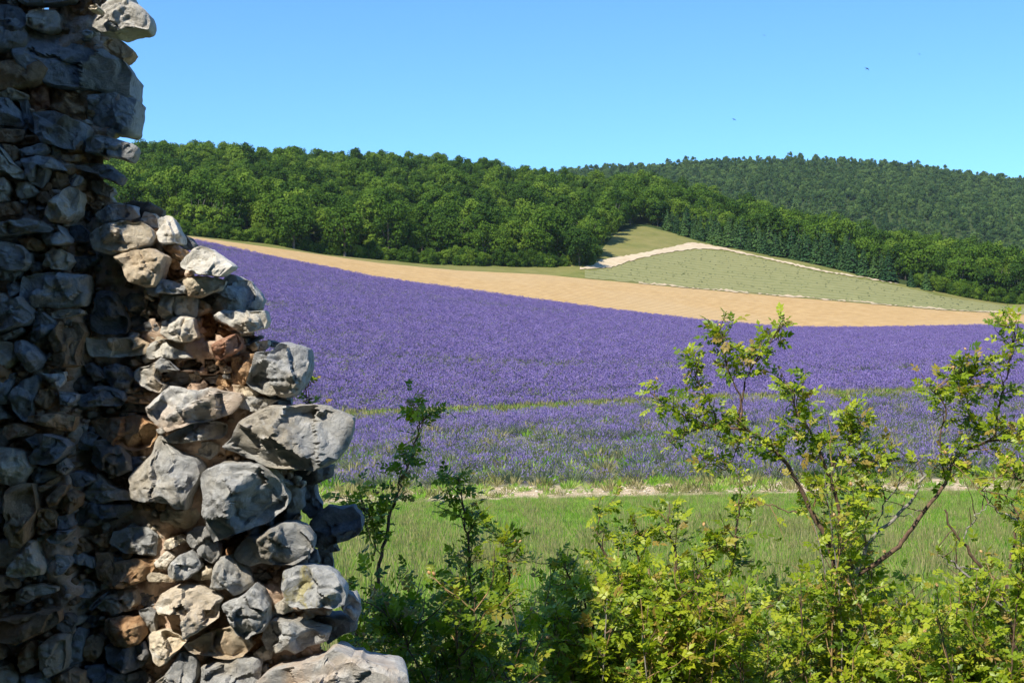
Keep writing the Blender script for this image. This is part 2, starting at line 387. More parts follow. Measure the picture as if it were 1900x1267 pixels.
# ------------------------------------------------------------------ scatter by geometry nodes
def scatter(name, protos, P, rot, scl, idx, kind='stuff', parent=None):
    """one object that repeats the prototype meshes on the given points"""
    P = np.asarray(P, dtype=np.float32); n = len(P)
    me = bpy.data.meshes.new(name); me.vertices.add(n); me.vertices.foreach_set('co', P.ravel())
    for nm, arr, ty in (('rz', rot, 'FLOAT'), ('sc', scl, 'FLOAT'), ('ix', idx, 'INT')):
        at_ = me.attributes.new(nm, ty, 'POINT'); at_.data.foreach_set('value', np.asarray(arr, dtype=np.float32 if ty == 'FLOAT' else np.int32))
    col = bpy.data.collections.new(name + '_kinds')
    for i, p in enumerate(protos):
        col.objects.link(bpy.data.objects.new('%s_kind_%02d' % (name, i), p))
    o = obj(name, me, parent); tag(o, kind=kind)
    ng = bpy.data.node_groups.new(name, 'GeometryNodeTree')
    ng.interface.new_socket('Geometry', in_out='INPUT', socket_type='NodeSocketGeometry')
    ng.interface.new_socket('Geometry', in_out='OUTPUT', socket_type='NodeSocketGeometry')
    N, L = ng.nodes, ng.links
    gi, go = N.new('NodeGroupInput'), N.new('NodeGroupOutput')
    ci = N.new('GeometryNodeCollectionInfo'); ci.inputs['Collection'].default_value = col
    ci.inputs['Separate Children'].default_value = True; ci.inputs['Reset Children'].default_value = True
    ip = N.new('GeometryNodeInstanceOnPoints'); ip.inputs['Pick Instance'].default_value = True
    def na(nm, ty):
        a = N.new('GeometryNodeInputNamedAttribute'); a.data_type = ty; a.inputs['Name'].default_value = nm; return a.outputs[0]
    cx = N.new('ShaderNodeCombineXYZ'); L.new(na('rz', 'FLOAT'), cx.inputs[2])
    e2r = N.new('FunctionNodeEulerToRotation'); L.new(cx.outputs[0], e2r.inputs[0])
    mp = N.new('GeometryNodeMeshToPoints'); L.new(gi.outputs[0], mp.inputs[0])
    L.new(mp.outputs[0], ip.inputs['Points']); L.new(ci.outputs[0], ip.inputs['Instance']); L.new(na('ix', 'INT'), ip.inputs['Instance Index'])
    L.new(e2r.outputs[0], ip.inputs['Rotation']); L.new(na('sc', 'FLOAT'), ip.inputs['Scale']); L.new(ip.outputs[0], go.inputs[0])
    md = o.modifiers.new('scatter', 'NODES'); md.node_group = ng
    return o

RNG = np.random.default_rng(7)
def rand_unit(n, rng=RNG):
    v = rng.normal(size=(n, 3)); return v / np.linalg.norm(v, axis=1)[:, None]
def cards(C, Nrm, size, aspect=0.7, rng=RNG):
    """leaf-clump quads: centres, normals, sizes -> verts, faces"""
    n = len(C); R = rand_unit(n, rng); U = np.cross(Nrm, R); U /= np.linalg.norm(U, axis=1)[:, None] + 1e-9; W = np.cross(Nrm, U)
    s = np.asarray(size)[:, None]
    V = np.stack([C - U * s, C + W * s * aspect, C + U * s, C - W * s * aspect], 1).reshape(-1, 3)
    return V, np.arange(4 * n).reshape(n, 4)

def crown_mesh(name, h, w, seed, mat, lobes=13, per=75, leaf=0.18):
    rng = np.random.default_rng(seed); Vs = []; T = []
    for k in range(lobes):
        a = rng.uniform(0, 2 * math.pi); q = rng.uniform(-1, 1); rr = math.sqrt(max(0, 1 - q * q)) * rng.uniform(.55, 1.0)
        if k == 0: q, rr = 0.75, 0.1
        c = np.array([math.cos(a) * rr * w * .34, math.sin(a) * rr * w * .34, h * .56 + q * h * .28])
        R = np.array([w * .16, w * .16, h * .13]) * rng.uniform(.5, 1.35)
        D = rand_unit(per, rng); D[:, 2] = np.abs(D[:, 2]) * rng.choice([1, 1, 1, -1], per); rad = rng.uniform(.72, 1.08, per)[:, None]
        C = c + D * R * rad; Nn = D + rng.normal(size=(per, 3)) * .45; Nn /= np.linalg.norm(Nn, axis=1)[:, None]
        V, _ = cards(C, Nn, rng.uniform(.6, 1.35, per) * leaf, .75, rng); Vs.append(V)
        T.append(np.clip(rng.normal(.5, .22, per) + rng.uniform(-.2, .2), 0, 1))
    V = np.concatenate(Vs); T = np.concatenate(T)
    return mesh(name, V, np.arange(len(V)).reshape(-1, 4), mat, False, attr=T)
def conifer_mesh(name, h, w, seed, mat, per=420):
    rng = np.random.default_rng(seed)
    g = rng.uniform(0, 1, per) ** 1.4; a = rng.uniform(0, 2 * math.pi, per)
    tier = 1 - 0.22 * ((g * 9) % 1)
    rad = w * .5 * (1 - g) ** .85 * tier * rng.uniform(.55, 1.05, per) + .03
    C = np.stack([np.cos(a) * rad, np.sin(a) * rad, h * (.06 + .92 * g)], 1)
    Nn = np.stack([np.cos(a) * .6, np.sin(a) * .6, np.full(per, .8)], 1) + rng.normal(size=(per, 3)) * .3; Nn /= np.linalg.norm(Nn, axis=1)[:, None]
    V, Fc = cards(C, Nn, (.34 - .2 * g) * rng.uniform(.7, 1.3, per), .5, rng)
    top = np.array([[-.06, 0, h * .9], [.06, 0, h * .9], [.0, 0.0, h * 1.06], [0, .06, h * .9]])
    V = np.concatenate([V, top]); Fc = np.concatenate([Fc, [[len(V) - 4, len(V) - 3, len(V) - 2, len(V) - 1]]])
    return mesh(name, V, Fc, mat, False, attr=np.clip(rng.normal(.5, .25, len(Fc)), 0, 1))
def tube_np(P, R, k=6):
    P = np.asarray(P, float); R = np.asarray(R, float); n = len(P)
    T = np.gradient(P, axis=0); T /= np.linalg.norm(T, axis=1)[:, None] + 1e-9
    ref = np.where(np.abs(T[:, 2:3]) > .9, np.array([[1., 0, 0]]), np.array([[0., 0, 1.]]))
    U = np.cross(T, ref); U /= np.linalg.norm(U, axis=1)[:, None] + 1e-9; W = np.cross(T, U)
    a = np.linspace(0, 2 * math.pi, k, endpoint=False)
    V = (P[:, None] + R[:, None, None] * (np.cos(a)[None, :, None] * U[:, None] + np.sin(a)[None, :, None] * W[:, None])).reshape(-1, 3)
    r, c = np.meshgrid(np.arange(n - 1), np.arange(k), indexing='ij'); i = (r * k + c).ravel(); j = (r * k + (c + 1) % k).ravel()
    return V, np.stack([i, j, j + k, i + k], 1)
def join_np(parts):
    Vs, Fs, o = [], [], 0
    for V, Fc in parts: Vs.append(V); Fs.append(Fc + o); o += len(V)
    return np.concatenate(Vs), np.concatenate(Fs)
def trunk_mesh(name, h, seed):
    rng = np.random.default_rng(seed); parts = [tube_np([(0, 0, -.5), (0.05, 0, h * .25), (rng.uniform(-.2, .2), rng.uniform(-.2, .2), h * .6)], [.2, .15, .06])]
    for k in range(4):
        a = rng.uniform(0, 6.28); parts.append(tube_np([(0.03, 0, h * rng.uniform(.2, .35)), (math.cos(a) * .9, math.sin(a) * .9, h * .5), (math.cos(a) * 1.5, math.sin(a) * 1.5, h * .7)], [.09, .06, .02], 5))
    V, Fc = join_np(parts); return mesh(name, V, Fc, M['trunk'], True)

CROWN = [crown_mesh('crown', h, w, 100 + i, M['broad'], lb + 13, 130) for i, (h, w, lb) in enumerate([(7.5, 6.5, 13), (8.5, 6.0, 14), (6.5, 6.5, 12), (7.8, 7.2, 15), (5.5, 5.5, 11), (9.0, 6.2, 15)])]
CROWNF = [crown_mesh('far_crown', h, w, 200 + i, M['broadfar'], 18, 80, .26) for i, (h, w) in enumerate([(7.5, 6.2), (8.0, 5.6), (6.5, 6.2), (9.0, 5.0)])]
CONIF = [conifer_mesh('conifer_crown', 5.0, 3.0, 300 + i, M['conifer'], 620) for i in range(3)]
TRUNK = [trunk_mesh('trunk', 8, 400 + i) for i in range(3)]
ctrunk = mesh('conifer_trunk', *tube_np([(0, 0, -.4), (0, 0, 2.5), (0, 0, 4.8)], [.11, .07, .02]), M['trunk'], True)

# wood on the near hill
pts = []
sp = 3.7
yy = np.arange(205, 520, sp)
for y in yy:
    x0, x1 = (-150 - 950) / F * y, (2050 - 950) / F * y
    x = np.arange(x0, x1, sp); x = x + RNG.uniform(-1.9, 1.9, len(x)); pts.append(np.stack([x, y + RNG.uniform(-1.9, 1.9, len(x))], 1))
pts = np.concatenate(pts); px = 950 + F * pts[:, 0] / pts[:, 1]
dH_ = interp(px, DH); d1_ = interp(px, D1)
margin = np.where((px > 1225) & (px < 1690), 9.5, 1.8)
near = pts[(pts[:, 1] > dH_ + margin) & (pts[:, 1] < d1_ + 32)]
px = 950 + F * near[:, 0] / near[:, 1]
edge = near[:, 1] - interp(px, DH)
vis = (px > 205) & (px < 1915)
score = edge / np.maximum(near[:, 1], 1) * 300 + near[:, 1] * .05 + np.where(vis, 0, 1e4)
order = np.argsort(score)
ind = order[:300]; rest = order[300:]
zz = gz(near[:, 0], near[:, 1])
def tree(name, proto_c, proto_t, loc, rz, sc, label, cat, group=None, sx=1.0):
    t = empty(name, loc); t.rotation_euler = (0, 0, rz); t.scale = (sc * sx, sc * sx, sc)
    obj('trunk', proto_t, t); obj('crown', proto_c, t)
    tag(t, label, cat, group); return t
pxv = 950 + F * near[:, 0] / near[:, 1]
for i in ind:
    tree('broadleaf_tree', CROWN[RNG.integers(len(CROWN))], TRUNK[RNG.integers(3)], (near[i, 0], near[i, 1], zz[i] - .5), RNG.uniform(0, 6.28), RNG.uniform(.72, 1.12),
         ('dense green broadleaf tree at the lower edge of the wood left of the pale track' if pxv[i] < 1230 else 'dark green broadleaf tree in the wood behind the row of conifers' if pxv[i] < 1690 else 'dark round broadleaf tree at the lower right edge of the wood'), 'tree',
         ('trees along the left edge of the wood' if pxv[i] < 1230 else 'trees behind the conifers' if pxv[i] < 1690 else 'trees at the right end of the wood'))
P = np.stack([near[rest, 0], near[rest, 1], zz[rest] - .5], 1)
nr = len(rest)
# low-frequency patches of tree kinds, taller conifers on the ridge
pat = fbm(np.stack([P[:, 0] * .018, P[:, 1] * .018, P[:, 0] * 0], 1), 5, 3)
ix = RNG.integers(0, 6, nr); pxr = 950 + F * P[:, 0] / P[:, 1]; rid = P[:, 1] > interp(pxr, D1) - 12
con = (rid & (RNG.uniform(size=nr) < .35)) | (RNG.uniform(size=nr) < .03)
ix[con] = 6 + RNG.integers(0, 3, con.sum())
scl = np.clip(RNG.lognormal(-.46, .26, nr), .35, 1.0) * np.where(rid, .8, 1) * (1 + .18 * pat); scl[con] *= 1.15
wood = scatter('wood', CROWN + CONIF, P, RNG.uniform(0, 6.28, nr), scl, ix)
tag(wood, 'sunlit green mixed wood covering the nearer hillside behind the lavender', 'wood')
# wood on the far hill
pts = []
sp = 4.4
for y in np.arange(330, 905, sp):
    x0, x1 = (880 - 950) / F * y, (2060 - 950) / F * y
    x = np.arange(x0, x1, sp); x = x + RNG.uniform(-2.2, 2.2, len(x)); pts.append(np.stack([x, y + RNG.uniform(-2.2, 2.2, len(x))], 1))
pts = np.concatenate(pts); px = 950 + F * pts[:, 0] / pts[:, 1]
pts = pts[pts[:, 1] > interp(px, D1) + 55]
P = np.stack([pts[:, 0], pts[:, 1], gz(pts[:, 0], pts[:, 1]) - .5], 1); nr = len(P)
pat = fbm(np.stack([P[:, 0] * .012, P[:, 1] * .012, P[:, 0] * 0], 1), 9, 3)
ix = RNG.integers(0, 4, nr); con = RNG.uniform(size=nr) < np.clip(.15 + pat * .5, .03, .6); ix[con] = 4 + RNG.integers(0, 3, con.sum())
scl = np.clip(RNG.lognormal(-.52, .24, nr), .35, .9); scl[con] *= 1.15
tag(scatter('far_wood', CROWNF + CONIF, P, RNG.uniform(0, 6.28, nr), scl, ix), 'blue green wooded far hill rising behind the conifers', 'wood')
# planted conifers above the track
rows = 0
for p in np.arange(1242, 1672, 15):
    for rr in range(3 if p < 1600 else 1):
        if p > 1600 and RNG.uniform() < .45: continue
        pj = p + RNG.uniform(-5, 5); d = float(smooth_tab(pj, DH)) + 1.6 + rr * 3.6 + RNG.uniform(-1.2, 1.2); x = (pj - 950) / F * d
        tree('conifer', CONIF[RNG.integers(3)], ctrunk, (x, d, gz(x, d)[0] - .2), RNG.uniform(0, 6.28), RNG.uniform(.6, 1.12) * (1 + .1 * rr),
             'young dark green conifer in the planted rows along the pale track', 'conifer', 'conifers planted along the track', 1.05)
for pj, py, sc, lb in ((1690, 532, .6, 'small conifer standing apart just right of the planted conifer rows'), (1718, 538, .72, 'second small conifer standing apart right of the planted rows')):
    d = dh_depth(pj, py); x = (pj - 950) / F * d
    tree('conifer', CONIF[1], ctrunk, (x, d, gz(x, d)[0] - .2), 1.0, sc, lb, 'conifer')
# shrubs that stand apart
for pj, py, sc, k, lb in ((1022, 497, .42, 4, 'small bright green round bush at the foot of the wood left of the track'),
                          (545, 470, .95, 3, 'pale green round tree standing out at the wood edge above the sandy strip'),
                          (640, 483, 1.05, 1, 'tall full green tree right of the pale round tree at the wood edge'),
                          (1075, 497, .9, 3, 'dark round tree where the pale track leaves the wood')):
    d = float(interp(pj, DH)) - 1.0; x = (pj - 950) / F * d
    t = tree('shrub' if sc < .5 else 'broadleaf_tree', CROWN[k], TRUNK[0], (x, d, gz(x, d)[0] - .6), 2.0, sc, lb, 'shrub' if sc < .5 else 'tree', None, 1.15)
# low scrub in front of the trunks at the wood edge
pp = RNG.uniform(200, 1900, 700); pp = pp[((pp < 1110) | (pp > 1690))]
d = interp(pp, DH) + RNG.uniform(-.8, 2.6, len(pp)); x = (pp - 950) / F * d
tag(scatter('scrub', CROWN, np.stack([x, d, gz(x, d) - .7], 1), RNG.uniform(0, 6.28, len(pp)), RNG.uniform(.16, .42, len(pp)), RNG.integers(0, 6, len(pp))),
    'low green scrub along the foot of the wood', 'scrub')

# ------------------------------------------------------------------ lavender, grass, path stones
def blades(n, rng, r0, L, wd, up=0.55, droop=0.0, seg=1):
    """thin blades fanning out of a clump -> verts, faces"""
    a = rng.uniform(0, 2 * math.pi, n); base = np.stack([np.cos(a), np.sin(a), np.zeros(n)], 1) * (r0 * np.sqrt(rng.uniform(0, 1, n)))[:, None]
    a2 = a + rng.normal(0, .6, n); e = np.clip(rng.normal(up, .28, n), .02, 1.5)
    D = np.stack([np.cos(a2) * np.cos(e), np.sin(a2) * np.cos(e), np.sin(e)], 1)
    l = (L * rng.uniform(.55, 1.1, n))[:, None]; tip = base + D * l; tip[:, 2] -= droop * l[:, 0]
    S = np.cross(D, rand_unit(n, rng)); S /= np.linalg.norm(S, axis=1)[:, None]; S *= wd * rng.uniform(.6, 1.2, n)[:, None]
    mid = base * .35 + tip * .65 + np.array([0, 0, droop * L * .3])
    V = np.stack([base, mid - S, tip, mid + S], 1).reshape(-1, 3)
    return V, np.arange(4 * n).reshape(n, 4), tip, D
def lav_foliage(seed, n, r, h, wd):
    rng = np.random.default_rng(seed); V, Fc, _, _ = blades(n, rng, r * .35, r * 1.05, wd, .75); V[:, 2] *= h / (r * .9)
    return mesh('lavender_foliage', V, Fc, M['lavgreen'], False, attr=rng.uniform(0, 1, len(Fc)))
def lav_flowers(seed, n, r, h, wd, ln, t0=0, t1=1):
    rng = np.random.default_rng(seed)
    D = rand_unit(n, rng); D[:, 2] = np.abs(D[:, 2]) * .9 + .12; D /= np.linalg.norm(D, axis=1)[:, None]
    C = D * np.array([r, r, h]) * rng.uniform(.74, 1.1, n)[:, None]
    A = D + rng.normal(size=(n, 3)) * .22 + np.array([0, 0, .5]); A /= np.linalg.norm(A, axis=1)[:, None]
    S = np.cross(A, rand_unit(n, rng)); S /= np.linalg.norm(S, axis=1)[:, None]
    l = (ln * rng.uniform(.6, 1.3, n))[:, None]
    V = np.stack([C - A * l * .5, C + S * wd, C + A * l * .6, C - S * wd], 1).reshape(-1, 3)
    return mesh('lavender_flowers', V, np.arange(4 * n).reshape(n, 4), M['lavflower'], False, attr=rng.uniform(t0, t1, n))
def merge_mesh(name, mes):
    Vs, Fs, mi, T, mats, o = [], [], [], [], [], 0
    for k, me in enumerate(mes):
        V = np.empty(len(me.vertices) * 3, np.float32); me.vertices.foreach_get('co', V); V = V.reshape(-1, 3)
        n = len(me.polygons); L = np.empty(n * 4, np.int32); me.loops.foreach_get('vertex_index', L)
        t = np.empty(n, np.float32); me.attributes['tint'].data.foreach_get('value', t)
        Vs.append(V); Fs.append(L.reshape(-1, 4) + o); o += len(V); mi.append(np.full(n, k)); T.append(t); mats.append(me.materials[0])
    return mesh(name, np.concatenate(Vs), np.concatenate(Fs), mats, False, np.concatenate(mi), np.concatenate(T))

FOL = [lav_foliage(500 + i, 170, .42, .36, .008) for i in range(4)]
FLO = [lav_flowers(520 + i, n, .46, .48, .013, .07) for i, n in enumerate((300, 230, 150, 55))]
NEARBUSH = [merge_mesh('bush', [FOL[i], FLO[i]]) for i in range(4)]
FARBUSH = [merge_mesh('row_bush', [lav_foliage(540 + i, 44, .50, .36, .022), lav_flowers(550 + i, n, .48, .44, .024, .075, .2, .7)]) for i, n in enumerate((210, 175, 120))]

# near plot: loose rows with gaps
pts = []
for y in np.arange(35.6, 61.4, 0.80):
    x0, x1 = (480 - 950) / F * y, (2000 - 950) / F * y
    x = np.arange(x0, x1, .62); x = x + RNG.uniform(-.2, .2, len(x)); pts.append(np.stack([x, y + RNG.uniform(-.26, .26, len(x))], 1))
pts = np.concatenate(pts)
den = fbm(np.stack([pts[:, 0] * .35, pts[:, 1] * .35, pts[:, 0] * 0], 1), 21, 3)
keep = (den > -.8) & (RNG.uniform(size=len(pts)) < .90)
pts, den = pts[keep], den[keep]
o_ = np.argsort(pts[:, 1]); pts, den = pts[o_], den[o_]
px = 950 + F * pts[:, 0] / pts[:, 1]
cand = np.where((px > 585) & (px < 1910))[0]; ind = cand[:300]; rest = np.setdiff1d(np.arange(len(pts)), ind)
den = den * .6 + RNG.normal(0, .28, len(den)) - np.interp(pts[:, 1], [36, 58], [.6, .12])
kindof = np.where(den > .15, RNG.integers(0, 2, len(pts)), np.where(den > -.3, RNG.integers(1, 3, len(pts)), np.where(den > -.45, 2, 3))); front = pts[:, 1] < 36.6
kindof[front] = np.where(RNG.uniform(size=front.sum()) < .55, 3, kindof[front])
z_ = gz(pts[:, 0], pts[:, 1])
for i in ind:
    b = empty('lavender_bush', (pts[i, 0], pts[i, 1], z_[i])); b.rotation_euler = (0, 0, RNG.uniform(0, 6.28)); b.scale = (RNG.uniform(.8, 1.12),) * 3
    k = int(kindof[i]); tag(obj('foliage', FOL[k], b), kind='stuff'); tag(obj('flowers', FLO[k], b), kind='stuff')
    if front[i]: lb, gp = 'lavender bush in the front row beside the pale stony path', 'lavender bushes along the stony path'
    else: lb, gp = 'purple flowering lavender bush among the rows just behind the front row', 'lavender bushes in the near rows'
    tag(b, lb, 'lavender', gp)
P = np.stack([pts[rest, 0], pts[rest, 1], z_[rest]], 1); nr = len(P)
tag(scatter('lavender_rows', NEARBUSH, P, RNG.uniform(0, 6.28, nr), RNG.uniform(.82, 1.18, nr), kindof[rest]), 'purple lavender of the near plot in front of the grassy strip', 'lavender')
# far field: long rows
pts = []
ca, sa = math.cos(-.12), math.sin(-.12)
for v_ in np.arange(40, 230, 1.0):
    u = np.arange(-110, 120, .62); u = u + RNG.uniform(-.15, .15, len(u)); vv = np.full(len(u), v_) + RNG.uniform(-.16, .16, len(u))
    pts.append(np.stack([u * ca - vv * sa * 0 - (vv - 110) * sa, u * sa + vv * ca], 1))
pts = np.concatenate(pts); px = 950 + F * pts[:, 0] / np.maximum(pts[:, 1], 1)
ok = (pts[:, 1] > 65.2) & (px > -60) & (px < 2000) & (pts[:, 1] < interp(px, DC) - .5)
pts, px = pts[ok], px[ok]
den = fbm(np.stack([pts[:, 0] * .05, pts[:, 1] * .16, pts[:, 0] * 0], 1), 33, 4)
keep = (RNG.uniform(size=len(pts)) < np.where(den < -.9, .6, .98))
pts, den = pts[keep], den[keep]; nr = len(pts)
den = den * .6 + RNG.normal(0, .25, nr)
ix = np.where(den > .1, 0, np.where(den > -.45, 1, 2))
tag(scatter('lavender_rows', FARBUSH, np.stack([pts[:, 0], pts[:, 1], gz(pts[:, 0], pts[:, 1])], 1), RNG.uniform(0, 6.28, nr), RNG.uniform(.85, 1.2, nr), ix),
    'broad violet lavender field sloping up to the sandy ploughed strip', 'lavender')
# young plants on the grey-green field
pts = []
for v_ in np.arange(195, 300, 1.6):
    u = np.arange(5, 115, .42); pts.append(np.stack([u + RNG.uniform(-.2, .2, len(u)), v_ + (u - 50) * -.10 + RNG.uniform(-.15, .15, len(u))], 1))
pts = np.concatenate(pts); px = 950 + F * pts[:, 0] / pts[:, 1]
zz_ = gz(pts[:, 0], pts[:, 1]); py = HORIZ - (zz_ - HC) / pts[:, 1] * F
ok = (px > 1100) & (px < 1960) & (py > interp(px, GUP) + 1.5) & (py < interp(px, TD) - 3) & (RNG.uniform(size=len(px)) < .14)
pts, zz_ = pts[ok], zz_[ok]; nr = len(pts)
YNG = [lav_foliage(570 + i, 40, .34, .24, .03) for i in range(3)]
tag(scatter('young_lavender', YNG, np.stack([pts[:, 0], pts[:, 1], zz_ + .1], 1), RNG.uniform(0, 6.28, nr), RNG.uniform(.32, .6, nr), RNG.integers(0, 3, nr)),
    'rows of low grey green young lavender below the pale track', 'lavender')

# meadow grass
def tuft(seed, n, L, wd, up, mat):
    rng = np.random.default_rng(seed); V, Fc, _, _ = blades(n, rng, .16, L, wd, up, .04)
    return mesh('grass_tuft', V, Fc, mat, False, attr=rng.uniform(0, 1, n))
TUFT = [tuft(600, 42, .32, .0065, 1.0, M['grass']), tuft(601, 36, .26, .007, .85, M['grass']), tuft(602, 44, .52, .005, 1.28, M['drygrass']), tuft(603, 34, .30, .010, .95, M['grass'])]
def stalks(seed):
    rng = np.random.default_rng(seed); V, Fc, tip, D = blades(9, rng, .2, .62, .0025, 1.35, .02)
    Vh = np.concatenate([np.stack([t - d * .05, t + np.array([.007, 0, 0]), t + d * .05, t - np.array([.007, 0, 0])]) for t, d in zip(tip, D)])
    V2 = np.concatenate([V, Vh]); F2 = np.concatenate([Fc, np.arange(36).reshape(9, 4) + len(V)])
    return mesh('grass_stalks', V2, F2, M['drygrass'], False, attr=rng.uniform(.4, 1, len(F2)))
TUFT += [stalks(605), stalks(606)]
n = 21000
y = 33.0 * np.sqrt(RNG.uniform((6 / 33) ** 2, 1, n)); x = RNG.uniform((380 - 950) / F, (2060 - 950) / F, n) * y
pat = fbm(np.stack([x * .3, y * .3, x * 0], 1), 41, 3)
ix = np.where(pat > .75, 2, np.where(pat < -.5, 3, RNG.integers(0, 2, n))); mm = RNG.uniform(size=n); ix = np.where(mm < .07, 2, np.where(mm > .95, 3, ix)); m2 = RNG.uniform(size=n); ix = np.where(m2 < .13 + .1 * pat, 4 + RNG.integers(0, 2, n), ix)
ok = (y < 32.0)
x, y, ix, pat = x[ok], y[ok], ix[ok], pat[ok]; n = len(x)
tag(scatter('grass', TUFT, np.stack([x, y, gz(x, y)], 1), RNG.uniform(0, 6.28, n), RNG.uniform(.65, 1.15, n) * np.interp(y, [8, 20, 28, 32], [1.1, .9, .6, .4]), ix), 'green meadow grass in front of the stony path', 'grass')
# dry grass in the strip between the two lavender plots, scattered weeds
STRIP = [tuft(610, 30, .42, .02, 1.05, M['drygrass']), tuft(611, 30, .36, .022, .9, M['grass'])]
y = np.concatenate([RNG.uniform(61.2, 65.6, 2600), RNG.uniform(35.5, 61, 420)]); n = len(y); x = RNG.uniform((480 - 950) / F, (2000 - 950) / F, n) * y
tag(scatter('dry_grass', STRIP, np.stack([x, y, gz(x, y)], 1), RNG.uniform(0, 6.28, n), RNG.uniform(.7, 1.3, n), RNG.integers(0, 2, n)), 'dry yellowish grass strip between the near and far lavender', 'grass')
y = RNG.uniform(32.6, 36.0, 420); n = len(y); x = RNG.uniform((480 - 950) / F, (2000 - 950) / F, n) * y
tag(scatter('path_weeds', STRIP, np.stack([x, y, gz(x, y)], 1), RNG.uniform(0, 6.28, n), RNG.uniform(.3, .8, n), RNG.integers(0, 2, n)), 'weeds growing along the pale stony path', 'weeds')
def pebble(seed):
    rng = np.random.default_rng(seed); V = []
    for i, lat in enumerate((-.9, -.3, .45, .95)):
        for k in range(6):
            a = k / 6 * 6.283 + i * .4; r = math.sqrt(1 - lat * lat) * rng.uniform(.75, 1.2); V.append((math.cos(a) * r * .1, math.sin(a) * r * .075, lat * .05 + .03))
    Fc = [[i * 6 + k, i * 6 + (k + 1) % 6, i * 6 + 6 + (k + 1) % 6, i * 6 + 6 + k] for i in range(3) for k in range(6)] + [[5, 4, 3, 2, 1, 0], [18, 19, 20, 21, 22, 23]]
    return mesh('pebble', V, Fc, M['c'])
PEB = [pebble(620 + i) for i in range(4)]
y = RNG.uniform(32.8, 34.8, 1000); n = len(y); x = RNG.uniform((480 - 950) / F, (2000 - 950) / F, n) * y
tag(scatter('gravel', PEB, np.stack([x, y, gz(x, y)], 1), RNG.uniform(0, 6.28, n), RNG.uniform(.15, .7, n) * RNG.uniform(.3, 1, n), RNG.integers(0, 4, n)), 'pale loose stones strewn along the path edge of the lavender', 'gravel')

